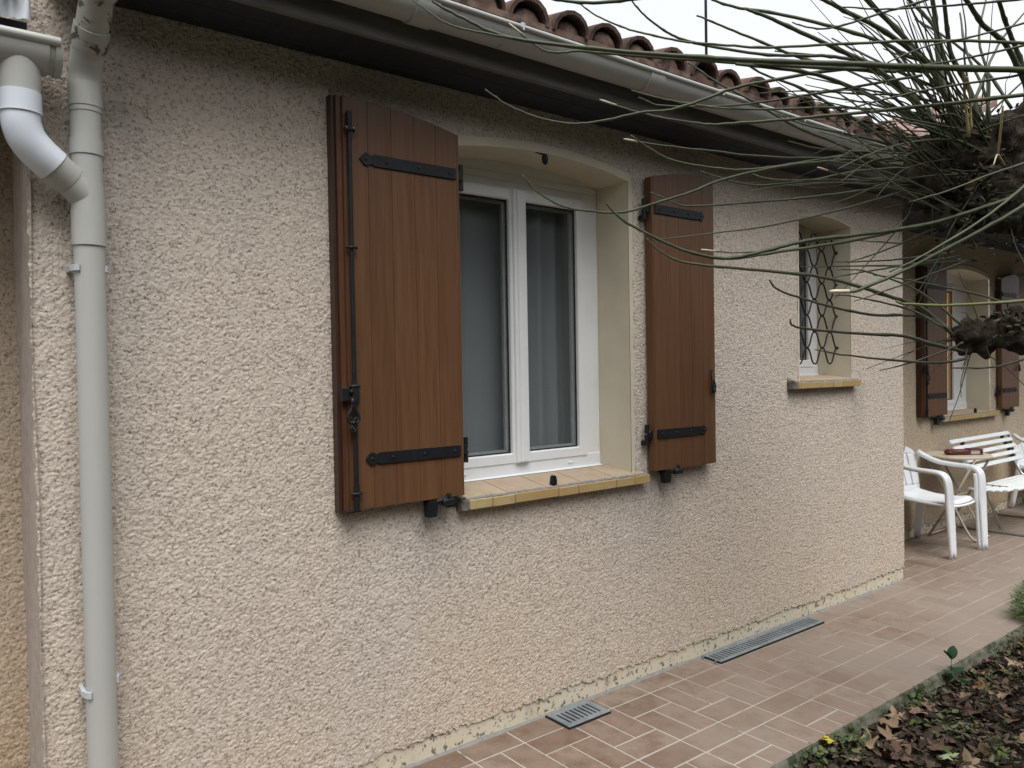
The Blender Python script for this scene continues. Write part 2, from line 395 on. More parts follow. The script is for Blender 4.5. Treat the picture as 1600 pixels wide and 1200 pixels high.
MT['maroon'] = simple("maroon_leather", (.075, .012, .012), (.12, .022, .020), 12, .5, .3)
MT['paper'] = simple("pale_pages", (.40, .39, .37), (.52, .51, .49), 60, .8, stretch=(1, 1, 8))
# vegetation
def shoot_mat(name, a, b, c):
    m = NT(name); rn = m.rnd()
    col = m.mix(rn, a, b)
    col = m.mix(m.ramp(m.noise(28, 5, .65), [(.45, (0, 0, 0)), (.72, (.75, .75, .75))]), col, c)
    m.bump(m.noise(90, 4), .25, .002); return m.fin(col, .5, spec=.35)
MT['shoot'] = shoot_mat("green_bark", (.038, .048, .024), (.066, .078, .038), (.085, .076, .050))
MT['shoot_dark'] = shoot_mat("dark_bark", (.030, .030, .018), (.045, .045, .026), (.07, .065, .045))
MT['shoot_yellow'] = shoot_mat("olive_bark", (.13, .135, .05), (.15, .15, .06), (.12, .10, .06))
MT['straw'] = shoot_mat("straw_stalk", (.40, .33, .16), (.46, .38, .20), (.30, .24, .12))
MT['tip'] = shoot_mat("pale_cut_wood", (.52, .46, .33), (.60, .55, .42), (.45, .38, .25))
m = NT("gnarled_bark"); bc = m.ramp(m.noise(16, 8, .7), [(.32, (.014, .012, .009)), (.55, (.045, .037, .028)), (.75, (.12, .10, .08))])
bc = m.mix(m.ramp(m.noise(7, 6, .65), [(.55, (0, 0, 0)), (.68, (.6, .6, .6))]), bc, (.085, .10, .075)); m.bump(m.noise(30, 8, .7), 1.0, .02); MT['bark'] = m.fin(bc, .95, spec=.1)
def leafmat(name, cols, rough=.6):
    m = NT(name); geo = m.n("NewGeometry"); at = m.n("Attribute"); at.attribute_name = "v"; 
    n = len(cols); col = m.ramp(at.outputs['Fac'], [(i/(n-1), c) for i, c in enumerate(cols)])
    return m.fin(col, rough, spec=.3)
MT['litter'] = leafmat("leaf_litter_mix", [(.012, .009, .007), (.030, .020, .014), (.058, .038, .026), (.022, .015, .011), (.09, .063, .042), (.036, .025, .018), (.17, .12, .08)], .85)
MT['weeds'] = leafmat("weed_leaves", [(.020, .040, .012), (.045, .075, .018), (.07, .085, .022), (.025, .05, .02), (.11, .105, .035)], .5)
MT['headleaf'] = leafmat("dry_tree_leaves", [(.010, .010, .007), (.028, .022, .014), (.055, .038, .022), (.020, .028, .012), (.10, .075, .045)], .7)
MT['hedge_core'] = simple("hedge_core", (.012, .016, .010), (.028, .034, .020), 3, .9, .3)
MT['hedge'] = leafmat("hedge_leaves", [(.012, .018, .010), (.022, .029, .016), (.034, .040, .024), (.048, .050, .032)], .6)
def deadleaf(name, a, b):
    m = NT(name); rn = m.rnd(); col = m.mix(rn, a, b)
    col = m.mix(m.ramp(m.noise(22, 5, .6), [(.4, (0, 0, 0)), (.7, (.7, .7, .7))]), col, tuple(x*.62 for x in a)); m.bump(m.noise(60, 4), .3, .003); return m.fin(col, .75, spec=.2)
MT['leaf_tan'] = deadleaf("dead_leaf_tan", (.19, .13, .085), (.29, .215, .145))
MT['leaf_brown'] = deadleaf("dead_leaf_brown", (.070, .042, .027), (.115, .072, .046))
MT['leaf_yellow'] = deadleaf("leaf_yellow", (.46, .36, .05), (.50, .40, .06))
MT['leaf_red'] = deadleaf("leaf_red", (.28, .10, .055), (.30, .11, .06))
MT['leaf_green'] = deadleaf("leaf_green", (.035, .075, .015), (.06, .10, .025))
MT['leaf_pale'] = deadleaf("leaf_pale_green", (.24, .28, .16), (.28, .32, .18))
MT['sprig'] = deadleaf("sprig_leaf", (.018, .050, .022), (.025, .062, .028))
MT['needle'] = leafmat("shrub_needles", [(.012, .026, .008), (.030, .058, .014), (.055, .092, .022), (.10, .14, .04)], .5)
SHOOTS=[[0,434,1243,[[1311,-501,2631],[1395,-549,2583],[1523,-626,2529],[1781,-787,2499],[2046,-953,2483],[2230,-1065,2478],[2469,-1205,2478],[2670,-1318,2479],[3048,-1519,2487],[3233,-1613,2481]]],[0,236,397,[[1245,-496,2618],[1311,-552,2554],[1355,-605,2522],[1432,-664,2501],[1481,-679,2499]]],[0,256,702,[[1550,-592,2585],[1618,-627,2528],[1670,-654,2509],[1759,-699,2519],[1909,-769,2517],[2155,-869,2524],[2394,-956,2537],[2919,-1146,2569]]],[0,245,774,[[1518,-483,2411],[1594,-520,2359],[1697,-570,2323],[1798,-617,2314],[1902,-663,2334],[2010,-709,2366],[2121,-756,2385],[2237,-803,2430],[2356,-851,2481],[2475,-901,2514],[2767,-1031,2581],[3155,-1226,2596]]],[0,282,854,[[1955,-587,2430],[2032,-645,2396],[2130,-720,2365],[2238,-801,2344],[2283,-835,2343],[2417,-938,2352],[2590,-1080,2366],[2752,-1225,2380],[2902,-1373,2391],[3038,-1522,2402],[3137,-1641,2405]]],[0,238,616,[[2199,-493,2543],[2296,-547,2518],[2392,-607,2499],[2504,-685,2482],[2639,-791,2474],[2854,-982,2470],[3086,-1185,2435]]],[0,246,595,[[2278,-456,2543],[2366,-508,2513],[2517,-696,2491],[2604,-815,2492],[2740,-995,2506],[2956,-1221,2541]]],[0,299,616,[[2074,-585,2315],[2185,-626,2305],[2392,-709,2295],[2605,-812,2283],[2826,-944,2280],[3030,-1090,2254],[3139,-1172,2233]]],[0,253,739,[[2085,-594,2330],[2152,-615,2293],[2246,-648,2253],[2367,-698,2237],[2487,-753,2230],[2603,-812,2242],[2772,-910,2275],[2930,-1016,2302],[3055,-1108,2308],[3150,-1180,2292]]],[0,261,739,[[1639,-519,2142],[1694,-534,2089],[1781,-564,2046],[1881,-601,2034],[1996,-642,2037],[2116,-683,2075],[2258,-731,2124],[2368,-768,2171],[2560,-841,2225],[2791,-938,2266],[3068,-1072,2284],[3192,-1137,2275]]],[0,384,937,[[1821,-730,2032],[1846,-742,2002],[1886,-761,1968],[1965,-800,1927],[2051,-841,1887],[2157,-889,1861],[2240,-927,1862],[2354,-975,1889],[2500,-1036,1926],[2712,-1128,1955],[2958,-1239,1998],[3173,-1344,2065],[3277,-1398,2101]]],[0,332,909,[[2182,-870,1861],[2277,-900,1864],[2410,-938,1887],[2755,-1044,1945],[3024,-1152,2006],[3267,-1281,2059]]],[0,253,384,[[2283,-759,1913],[2373,-789,1907],[2428,-859,1903],[2433,-948,1897]]],[0,213,970,[[1921,-811,1915],[1967,-825,1878],[2035,-848,1846],[2157,-889,1831],[2380,-957,1822],[2653,-1039,1801],[2902,-1117,1745],[3046,-1168,1703],[3195,-1220,1606]]],[0,207,616,[[2138,-646,1951],[2340,-716,1980],[2587,-821,2019],[2833,-957,2081],[3027,-1091,2143],[3127,-1165,2179]]],[0,274,616,[[2245,-539,2157],[2323,-581,2122],[2392,-622,2106],[2631,-792,2123],[2723,-871,2130],[2847,-983,2146],[3079,-1187,2176]]],[0,262,678,[[2398,-656,2233],[2526,-723,2194],[2632,-792,2184],[2774,-908,2202],[2903,-1029,2229],[3062,-1171,2232]]],[0,254,554,[[2691,-666,2265],[2722,-733,2233],[2773,-841,2211],[2868,-985,2197],[3066,-1145,2204]]],[0,253,485,[[2618,-1013,2201],[2742,-1022,2194],[2933,-1076,2185],[3037,-1158,2178]]],[0,246,493,[[2758,-797,2372],[2821,-881,2335],[2881,-997,2306],[3014,-1146,2283]]],[0,513,748,[[2331,-1225,1725],[2380,-1269,1724],[2411,-1294,1739],[2533,-1377,1799],[2779,-1493,1926],[2942,-1554,2011],[3081,-1602,2105]]],[0,226,694,[[2474,-1335,1783],[2545,-1396,1828],[2723,-1491,1936],[2904,-1548,2050],[3065,-1588,2170]]],[1,310,788,[[2335,-992,1785],[2378,-995,1754],[2520,-1022,1720],[2700,-1060,1690],[2838,-1096,1673],[3012,-1155,1672],[3112,-1198,1650],[3197,-1238,1585]]],[1,277,909,[[2386,-1036,1649],[2410,-1035,1627],[2518,-1054,1615],[2762,-1099,1601],[2958,-1149,1594],[3069,-1187,1567],[3219,-1257,1531]]],[1,226,727,[[2519,-1050,1546],[2688,-1078,1524],[2999,-1160,1497],[3125,-1221,1493],[3201,-1270,1506]]],[1,210,485,[[2846,-1115,1466],[3009,-1156,1495],[3106,-1241,1539],[3137,-1285,1566]]],[1,267,554,[[2695,-1427,1475],[2864,-1484,1474],[3040,-1519,1500],[3238,-1572,1545]]],[0,214,573,[[2686,-891,1863],[2880,-963,1871],[3062,-1072,1873],[3164,-1147,1879],[3294,-1235,1887]]],[0,190,501,[[2771,-959,1820],[2925,-1015,1845],[3043,-1093,1867],[3221,-1241,1901]]],[0,184,493,[[2894,-916,1894],[2941,-974,1891],[3011,-1109,1890],[3138,-1252,1908]]],[0,221,501,[[2933,-946,1891],[3014,-1033,1926],[3111,-1171,1995],[3214,-1245,2047]]],[0,203,458,[[3022,-931,1988],[3091,-1076,1962],[3302,-1209,1962]]],[0,184,551,[[2657,-1054,1832],[2735,-1067,1837],[2819,-1083,1832],[3001,-1137,1789],[3105,-1189,1728],[3193,-1256,1634]]],[0,207,500,[[2762,-1136,1811],[2870,-1164,1805],[2978,-1199,1791],[3172,-1316,1747],[3246,-1397,1706]]],[0,187,545,[[2717,-1007,1746],[2789,-1024,1748],[2921,-1079,1725],[3013,-1154,1691],[3081,-1240,1625]]],[0,184,493,[[2705,-1094,1718],[3032,-1147,1802],[3236,-1258,1881]]],[2,435,641,[[2610,-1289,1701],[2639,-1311,1690],[2782,-1392,1685],[3027,-1524,1699],[3141,-1620,1713]]],[0,256,641,[[1769,-672,2685],[1812,-707,2644],[1885,-765,2601],[1949,-812,2580],[2038,-876,2558],[2141,-945,2549],[2278,-1034,2543],[2490,-1166,2561],[2659,-1271,2575],[2851,-1394,2582],[3039,-1522,2577],[3147,-1601,2570]]],[0,310,774,[[1988,-696,2747],[2040,-709,2704],[2113,-731,2664],[2181,-753,2642],[2296,-794,2630],[2513,-877,2624],[2696,-958,2637],[2813,-1018,2633],[3065,-1172,2593]]],[0,411,748,[[1617,-642,2690],[1661,-684,2662],[1758,-742,2658],[1882,-778,2687],[2094,-814,2761]]],[0,345,1048,[[2285,-739,2757],[2412,-777,2730],[2577,-835,2690],[2703,-889,2654],[2833,-957,2631],[2985,-1053,2605],[3066,-1111,2544],[3138,-1167,2440]]],[0,460,1030,[[2328,-771,2812],[2424,-806,2797],[2548,-856,2796],[2757,-955,2769],[2948,-1072,2712],[3021,-1126,2663],[3092,-1183,2620],[3137,-1228,2489]]],[0,534,1333,[[2196,-1006,2657],[2286,-1029,2646],[2429,-1057,2623],[2653,-1093,2595],[2756,-1110,2581],[2890,-1129,2545],[3031,-1151,2489],[3164,-1174,2411]]],[0,665,1333,[[2426,-1037,2777],[2557,-1071,2761],[2670,-1098,2737],[2822,-1136,2706],[2978,-1177,2648],[3055,-1200,2606],[3161,-1227,2493],[3240,-1252,2343]]],[0,805,1333,[[2735,-1087,2854],[2807,-1096,2820],[2957,-1129,2742],[3059,-1168,2658],[3120,-1206,2583],[3159,-1246,2432]]],[0,595,863,[[3000,-1109,2916],[3067,-1125,2880],[3132,-1167,2810],[3148,-1195,2743],[3148,-1229,2599]]],[0,820,1212,[[3033,-1223,2904],[3074,-1209,2850],[3111,-1204,2774],[3118,-1212,2622],[3117,-1246,2480]]],[0,690,1091,[[2984,-1282,2867],[3033,-1267,2817],[3099,-1250,2735],[3146,-1246,2648],[3214,-1281,2525],[3234,-1306,2402]]],[0,776,1311,[[2865,-1380,2772],[2944,-1389,2731],[3040,-1396,2681],[3163,-1419,2642],[3258,-1428,2573],[3331,-1434,2493],[3363,-1412,2325]]],[0,678,1072,[[3040,-1424,2826],[3128,-1412,2788],[3228,-1401,2734],[3319,-1407,2648],[3354,-1426,2548]]],[0,277,534,[[2557,-1141,2711],[2666,-1214,2706],[2814,-1307,2718],[2954,-1405,2732],[3069,-1513,2738],[3137,-1605,2735]]],[0,244,554,[[2418,-1034,2661],[2470,-1057,2651],[2535,-1082,2652],[2631,-1119,2681],[2751,-1171,2729],[2851,-1236,2763],[2917,-1305,2789]]],[0,267,480,[[2557,-1293,2476],[2671,-1369,2530],[2841,-1448,2578],[3022,-1528,2638],[3150,-1601,2680]]],[0,332,534,[[2724,-1276,2500],[2840,-1348,2523],[2968,-1423,2554],[3074,-1511,2581],[3133,-1606,2591]]],[0,277,534,[[2548,-1143,2359],[2658,-1216,2393],[2808,-1308,2434],[3006,-1459,2470],[3113,-1593,2479]]],[0,263,554,[[2762,-651,2599],[2854,-828,2577],[2985,-989,2545],[3122,-1109,2531],[3225,-1196,2483]]],[0,357,986,[[2534,-752,2640],[2629,-799,2596],[2737,-866,2555],[2855,-961,2466],[2959,-1064,2361],[3018,-1125,2293],[3109,-1209,2216]]],[0,554,1212,[[2265,-917,2523],[2403,-950,2532],[2623,-1000,2540],[2848,-1060,2502],[2955,-1096,2466],[3058,-1139,2425],[3169,-1195,2374]]],[0,369,877,[[2459,-555,2686],[2542,-628,2606],[2644,-731,2518],[2742,-840,2416],[2837,-939,2351],[2896,-996,2309],[2945,-1038,2272],[3102,-1153,2192]]],[0,328,752,[[2801,-683,2531],[2861,-817,2448],[3007,-976,2383],[3194,-1112,2319]]],[0,256,513,[[2528,-1371,2004],[2588,-1452,2028],[2716,-1541,2084],[2831,-1591,2124],[2983,-1650,2185]]],[0,308,616,[[2727,-764,2725],[2822,-903,2684],[2867,-989,2655],[2985,-1114,2598]]],[3,443,575,[[2875,-1395,2488],[3015,-1344,2421],[3091,-1327,2312]]],[3,335,460,[[2915,-1391,2476],[3049,-1348,2426],[3091,-1335,2333]]],[3,374,430,[[2849,-1525,2328],[2910,-1495,2263],[2986,-1460,2204]]],[3,213,323,[[2820,-1507,2136],[2888,-1495,2181],[3004,-1475,2168]]],[0,271,564,[[2929,-690,2664],[3003,-818,2590],[3104,-927,2553],[3220,-1051,2496],[3269,-1129,2454]]],[0,263,616,[[2928,-779,2664],[2977,-942,2587],[3077,-1069,2538],[3206,-1180,2503]]],[0,318,739,[[2968,-868,2798],[2986,-990,2699],[3024,-1095,2613],[3152,-1204,2535]]],[0,271,501,[[3161,-871,2691],[3210,-1006,2625],[3272,-1128,2556]]],[0,244,501,[[3029,-774,2462],[3091,-905,2396],[3188,-1014,2355],[3245,-1114,2306]]],[0,328,739,[[3011,-843,2714],[3037,-989,2604],[3113,-1101,2477],[3183,-1166,2374]]],[0,263,501,[[3129,-940,2516],[3094,-1010,2427],[3105,-1054,2343],[3152,-1081,2264]]],[0,339,752,[[3228,-919,2844],[3248,-1014,2713],[3280,-1075,2573],[3289,-1144,2415]]],[0,382,739,[[3375,-1183,2892],[3303,-1235,2705],[3285,-1310,2507],[3301,-1325,2336]]],[0,394,752,[[3511,-1226,2964],[3404,-1242,2777],[3400,-1278,2589],[3396,-1267,2415]]],[0,277,616,[[3034,-1523,2331],[3118,-1435,2347],[3237,-1283,2360],[3260,-1204,2333]]],[0,406,739,[[3356,-1017,2922],[3385,-1130,2811],[3450,-1248,2660],[3456,-1337,2484]]],[0,369,739,[[3504,-1366,2859],[3380,-1320,2720],[3250,-1301,2527],[3169,-1265,2353]]]]
# ================================================================== THE HOUSE
ZS = 2.589          # soffit height
XC, YR = 5.37, .575 # corner of the main wall, depth of the terrace recess
house = tag(empty("house", (0, 0, 0)), "low house with pinkish beige roughcast walls, brown shutters and clay tile eaves", "house")

def bump_field(X, Z, sd):
    n0 = vnoise(X/.030, Z/.026, sd); n1 = vnoise(X/.0125, Z/.0105, sd+1); n2 = vnoise(X/.0078, Z/.0066, sd+2)
    wx = X*.94+Z*.34; wz = Z*.94-X*.34
    g1 = grains(wx/.0092, wz/.0080, sd+20); g2 = grains(X/.0062, Z/.0058, sd+30)
    n4 = vnoise(X/.0048+3.1, Z/.0044, sd+13)
    h = .62*g1+.62*g2+.20*n0+.16*n4-.50          # flattened lumps, narrow pits
    return h
def grains(x, y, seed):
    """heap of rounded grains of random size: the highest one wins"""
    xi = np.floor(x).astype(np.int64); yi = np.floor(y).astype(np.int64); best = np.full(x.shape, -1.0)
    def h(a, b, k):
        n = (a*374761393+b*668265263+(seed*7+k)*1442695041) & 0xffffffff
        n = ((n ^ (n >> 13))*1274126177) & 0xffffffff
        return ((n ^ (n >> 16)) & 0xffffff)/float(0xffffff)
    for dx in (-1, 0, 1):
        for dy in (-1, 0, 1):
            a = xi+dx; b = yi+dy
            d2 = (x-a-h(a, b, 1))**2+(y-b-h(a, b, 2))**2
            best = np.maximum(best, .35+.65*h(a, b, 3)-d2*(.9+.5*h(a, b, 4)))
    return best
def rough_wall(name, mat, xs, zs, hole, to3d, sd, amp=.0035, foot=None):
    X, Z = np.meshgrid(xs, zs); H = bump_field(X, Z, sd)*amp
    if foot is not None:                      # ragged lower edge of the render
        e = .013*vnoise(X/.05, X*0+3.3, sd+9)+.008*vnoise(X/.014, X*0+7.7, sd+8)
        k = np.clip(1-(Z-zs[0])/.05, 0, 1); Z = Z+e*k
    V = to3d(X, Z, H).reshape(-1, 3)
    n = len(xs); m_ = len(zs)
    I = np.arange(n*m_).reshape(m_, n)
    F = np.stack([I[:-1, :-1], I[:-1, 1:], I[1:, 1:], I[1:, :-1]], -1)
    cx = (X[:-1, :-1]+X[1:, 1:])/2; cz = (Z[:-1, :-1]+Z[1:, 1:])/2
    F = F[~hole(cx, cz)].reshape(-1, 4)
    used = np.unique(F); mp = np.full(len(V), -1); mp[used] = np.arange(len(used))
    return link(name, fast_mesh(name, V[used], mp[F], mat), house)

# openings: x0, x1, sill z, springing z, rise, reveal depth
W1 = dict(x0=1.676, x1=2.688, zs=1.0, zp=2.362, rise=.050, d=.20, y=0.0)
W2 = dict(x0=4.107, x1=4.682, zs=1.40, zp=2.340, rise=.036, d=.22, y=0.0)
W3 = dict(x0=7.30, x1=8.33, zs=1.0, zp=2.28, rise=.06, d=.20, y=YR)
def arch(w, x, off=0.0):
    c = (w['x0']+w['x1'])/2; h = (w['x1']-w['x0'])/2
    t = np.clip((np.asarray(x)-c)/h, -1.15, 1.15)
    return w['zp']+off+w['rise']*(1-t*t)
def hole_of(w, band):
    return lambda X, Z: (X > w['x0']-band) & (X < w['x1']+band) & (Z > w['zs']-.04) & (Z < arch(w, X, band))
h1 = hole_of(W1, .030); h2 = hole_of(W2, .010); h3 = hole_of(W3, .004)
xs = [.29]
while xs[-1] < XC: xs.append(xs[-1]+.0028+.0030*(xs[-1]-.29)/5.1)
xs[-1] = XC
zs = np.arange(.082, 2.62, .0031)
rough_wall("wall", MT['crepi'], np.array(xs), zs, lambda X, Z: h1(X, Z) | h2(X, Z),
           lambda X, Z, H: np.stack([X+np.where(X < .2905, -.0055+.0045*vnoise(Z/.013, Z*0+.5, 3)+.003*vnoise(Z/.005, Z*0+.5, 4), 0), -.004-H, Z], -1), 11, foot=1)
# return of the corner and the recessed terrace wall
rough_wall("return_wall", MT['crepi_far'], np.arange(0, YR+.01, .012), np.arange(0, 2.62, .02), lambda X, Z: X > 9,
           lambda X, Z, H: np.stack([XC+.004+H, X, Z], -1), 31)
rough_wall("terrace_wall", MT['crepi_far'], np.arange(XC-.02, 10.5, .013), np.arange(.07, 2.62, .013), h3,
           lambda X, Z, H: np.stack([X, YR-.004-H, Z], -1), 41, amp=.0022, foot=1)
# recessed wall on the near side of the house and the trowelled return beside it
rough_wall("recessed_wall", MT['crepi_left'], np.arange(-.42, .2985, .0042), np.arange(0.1, 2.9, .0042), lambda X, Z: X > 9,
           lambda X, Z, H: np.stack([X, .385-H, Z], -1), 51, amp=.0055)
P = []
for i in range(12):
    y = -.014+.41*i/11
    P.append([(.2885+.003*math.sin(z*7+i)+random.uniform(-.001, .001), y, z) for z in np.arange(0, 2.95, .03)])
MB().grid(P).build("trowelled_return", MT['strip'], house, True)
# plinths
MB().box(.29, XC-.002, .002, .05, -.01, .11).build("plinth", MT['plinth'], house)
MB().box(XC, 10.5, YR+.002, YR+.05, -.01, .10).build("plinth", MT['plinth'], house)
MB().box(XC-.05, XC-.0, .05, YR, -.01, 2.6).build("corner_core", MT['cream'], house)
mb = MB()                     # mortar fillet between plinth and paving
x = .3
while x < XC-.03:
    L = random.uniform(.03, .12); r = random.uniform(.0, .006); L = min(L, XC-.01-x)+.0001
    mb.prism([(-.012-r, -.003), (.004, -.003), (.004, .006+r)], x, x+L, 'x'); x += L
mb.build("mortar_fillet", MT['mortar'], house)

MB().box(.32, 10.4, 2.9, 3.0, 0, 3.6).box(.30, .32, .42, 3.0, 0, 2.9).build("leak_blocker", MT['room'], house)  # unseen panels added inside to stop sky light leaking through cracks
# ------------------------------------------------------------------ eaves, gutter, roof
YF = -.252
mb = MB(); nb = 0
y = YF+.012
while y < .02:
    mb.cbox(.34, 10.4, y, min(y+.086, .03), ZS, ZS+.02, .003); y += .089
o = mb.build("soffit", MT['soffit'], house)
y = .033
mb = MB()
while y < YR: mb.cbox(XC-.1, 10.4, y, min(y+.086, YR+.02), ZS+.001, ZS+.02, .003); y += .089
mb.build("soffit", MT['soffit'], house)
MB().cbox(.33, 10.4, YF-.012, YF+.011, ZS-.004, ZS+.165, .003).build("fascia_board", MT['fascia'], house)
# gutter
GY, GZ, GR = YF-.068, 2.705, .062
gut = empty("gutter", (0, 0, 0), parent=house)
def gutter_run(mbx, x0, x1, gy, gz, gr, th=.003):
    prof = [(gy+gr*math.cos(a), gz+gr*math.sin(a)) for a in [PI+PI*i/20 for i in range(21)]]
    inn = [(gy+(gr-th)*math.cos(a), gz+(gr-th)*math.sin(a)) for a in [2*PI-PI*i/20 for i in range(21)]]
    mbx.prism(prof+inn, x0, x1, 'x')
mb = MB(); gutter_run(mb, .345, 10.3, GY, GZ, GR); mb.build("trough", MT['gutter'], gut, angle=50)
MB().cyl((.345, GY-GR-.002, GZ+.002), (10.3, GY-GR-.002, GZ+.002), .0095, 12).build("front_bead", MT['gutter'], gut, angle=60)
for x in (1.335, 2.44, 4.35):
    mb = MB(); gutter_run(mb, x, x+.085, GY, GZ-.001, GR+.0045, .004); mb.build("joint_sleeve", MT['gutter'], gut, angle=50)
for x in (.75, 1.76, 2.9, 3.55, 4.9):
    mb = MB(); mb.tube([(x, GY-GR-.012, GZ-.012), (x, GY-GR-.013, GZ+.012), (x, GY-GR+.012, GZ+.016)], .004, 6); mb.cbox(x-.009, x+.009, GY-GR-.014, GY-GR+.010, GZ-.006, GZ+.015, .003)
    mb.build("clip", MT['clip'], gut)
# roof
SL = .30
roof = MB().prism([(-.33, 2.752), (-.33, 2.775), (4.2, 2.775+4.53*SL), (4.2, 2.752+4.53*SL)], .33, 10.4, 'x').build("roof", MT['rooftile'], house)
def canal(L, r0, r1, th, up=True, n=8):
    """one tapered half round clay tile lying along +y, lower end at y=0"""
    rows = []
    for (y, r) in ((0, r0), (L, r1)):
        ro = [(r*math.cos(a), y, r*math.sin(a)*.92) for a in [PI*i/n for i in range(n+1)]]
        ri = [((r-th)*math.cos(a), y, (r-th)*math.sin(a)*.92) for a in [PI-PI*i/n for i in range(n+1)]]
        rows.append(ro+ri)
    m_ = len(rows[0]); vs = rows[0]+rows[1]
    fs = [[k, (k+1) % m_, (k+1) % m_+m_, k+m_] for k in range(m_)]
    for k in range(n): fs.append([k+1, k, m_-1-k, m_-2-k]); fs.append([k+m_, k+1+m_, 2*m_-2-k, 2*m_-1-k])
    mb = MB(); mb.add(vs if up else [(x, y, -z) for x, y, z in vs], fs if up else [f[::-1] for f in fs]); return mb
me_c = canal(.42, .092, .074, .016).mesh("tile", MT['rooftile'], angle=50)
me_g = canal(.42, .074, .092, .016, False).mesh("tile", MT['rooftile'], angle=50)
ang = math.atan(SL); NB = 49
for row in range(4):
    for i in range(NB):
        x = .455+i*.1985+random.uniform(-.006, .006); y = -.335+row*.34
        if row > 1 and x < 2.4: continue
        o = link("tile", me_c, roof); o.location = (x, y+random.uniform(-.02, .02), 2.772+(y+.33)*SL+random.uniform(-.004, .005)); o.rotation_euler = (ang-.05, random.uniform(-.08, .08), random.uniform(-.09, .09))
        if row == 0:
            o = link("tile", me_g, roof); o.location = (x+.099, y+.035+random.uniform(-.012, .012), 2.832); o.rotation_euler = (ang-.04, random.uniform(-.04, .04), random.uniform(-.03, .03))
for i in range(NB):            # mortar bedding under the first cover tiles
    x = .455+i*.1985
    mb = MB()
    mb.ball((x+random.uniform(-.01, .01), -.30, 2.782+random.uniform(-.012, .006)), .066, 10, 8, (1, .45, .85))
    mb.build("bedding_mortar", MT['rooftile'], roof, True)
# roof of the wing beyond the terrace, facing the path
wing = empty("wing_roof", (6.3, .45, 3.02), parent=house)
WS = .42
def wing_pt(u, v): return (u, v, u*WS)                       # u up the slope along +x, v along the eave (+y)
MB().add([(-.1, .5, -.03), (3.3, .5, 3.3*WS-.03), (3.3, 7, 3.3*WS-.03), (-.1, 7, -.03), (-.1, .5, -.1), (3.3, .5, 3.3*WS-.1), (3.3, 7, 3.3*WS-.1), (-.1, 7, -.1)],
         [(0,1,2,3),(7,6,5,4),(0,4,5,1),(1,5,6,2),(2,6,7,3),(3,7,4,0)]).build("roof_deck", MT['wingtile'], wing)
me_w = canal(.44, .10, .082, .014, True, 6).mesh("tile", MT['wingtile'], angle=50)
for a in range(9):
    for b in range(14):
        u = a*.36; v = .65+b*.215
        o = link("tile", me_w, wing); o.location = (u+random.uniform(-.02, .02), v+random.uniform(-.01, .01), u*WS+.005); o.rotation_euler = Matrix.Rotation(-math.atan(WS)+.045, 3, 'Y').to_4x4().to_euler()
        o.rotation_euler = (Matrix.Rotation(-math.atan(WS)+.045, 4, 'Y') @ Matrix.Rotation(-PI/2+random.uniform(-.03, .03), 4, 'Z')).to_euler()
# little cement roof vent
mb = MB(); mb.prism([(-.11, 0), (-.11, .13), (-.075, .19), (0, .215), (.075, .19), (.11, .13), (.11, 0), (.07, 0), (.07, .11), (.04, .15), (-.04, .15), (-.07, .11), (-.07, 0)], 0, .2, 'y')
o = mb.build("roof_vent", MT['grey_vent'], house); o.location = (4.74, .22, 2.98)
MB().box(-.13, .13, -.03, .24, -.06, .0).build("vent_base", MT['grey_vent'], o)
# near lower roof: dark soffit, gutter with outlet, flashing
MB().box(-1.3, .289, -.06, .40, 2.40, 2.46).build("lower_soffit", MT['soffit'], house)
mb = canal(.40, .10, .08, .016); o = mb.build("lower_roof_tile", MT['rooftile'], house, angle=50); o.location = (.165, -.14, 2.50); o.rotation_euler = (.28, 0, 0)
P = []
for i in range(15):
    t = i/14; x = .185+.105*t
    fold = .012*math.sin(t*9)+.010*math.sin(t*21+1)
    P.append([(x+.004*math.sin(s*5+i), -.105-fold-.02*s, 2.455+s*.2-.010*t) for s in [j/8 for j in range(9)]])
MB().grid(P).build("white_flashing", MT['plastic_sheet'], house, True)
low = empty("lower_gutter", (0, 0, 0), parent=house)
LY, LZ, LR = -.115, 2.375, .062
mb = MB(); gutter_run(mb, -1.2, .352, LY, LZ, LR); mb.build("trough", MT['pvc'], low, angle=50)
mb = MB(); mb.prism([(LY+(LR+.005)*math.cos(a), LZ+(LR+.005)*math.sin(a)) for a in [PI+PI*i/20 for i in range(21)]], .340, .357, 'x'); mb.build("end_cap", MT['pvc'], low, angle=50)
mb = MB(); gutter_run(mb, .16, .325, LY, LZ-.001, LR+.005, .005); mb.build("outlet_sleeve", MT['pvc'], low, angle=50)
MB().cyl((-1.2, LY-LR-.003, LZ+.006), (.350, LY-LR-.003, LZ+.006), .0125, 12).build("front_bead", MT['pvc'], low, angle=60)
ox = .262
mb = MB(); mb.tube([(ox, LY, LZ-.035), (ox, LY, LZ-.14)], [.052, .0475], 24); mb.build("outlet_spigot", MT['pvc'], low, angle=50)
mb = MB(); zt = LZ-.125
mb.tube([(ox, LY, zt), (ox, LY, zt-.055)], .0505, 24); mb.tube([(ox, LY, zt-.052), (ox, LY, zt-.056)], .0515, 24)
mb.tube([(ox, LY, zt-.05), (ox+.002, LY, zt-.085), (ox+.016, LY+.004, zt-.122), (ox+.046, LY+.012, zt-.155), (ox+.075, LY+.02, zt-.178)], .0475, 24, 6)
mb.build("white_elbow", MT['pvc_white'], low, angle=40)
PX, PY, PR = .423, -.062, .040
mb = MB(); mb.tube([(ox+.068, LY+.018, zt-.172), (ox+.112, PY-.012, zt-.206)], .0455, 24); mb.tube([(ox+.105, PY-.016, zt-.200), (PX-.004, PY, zt-.248)], .0415, 24)
mb.build("branch_pipe", MT['pvc'], low, angle=50)
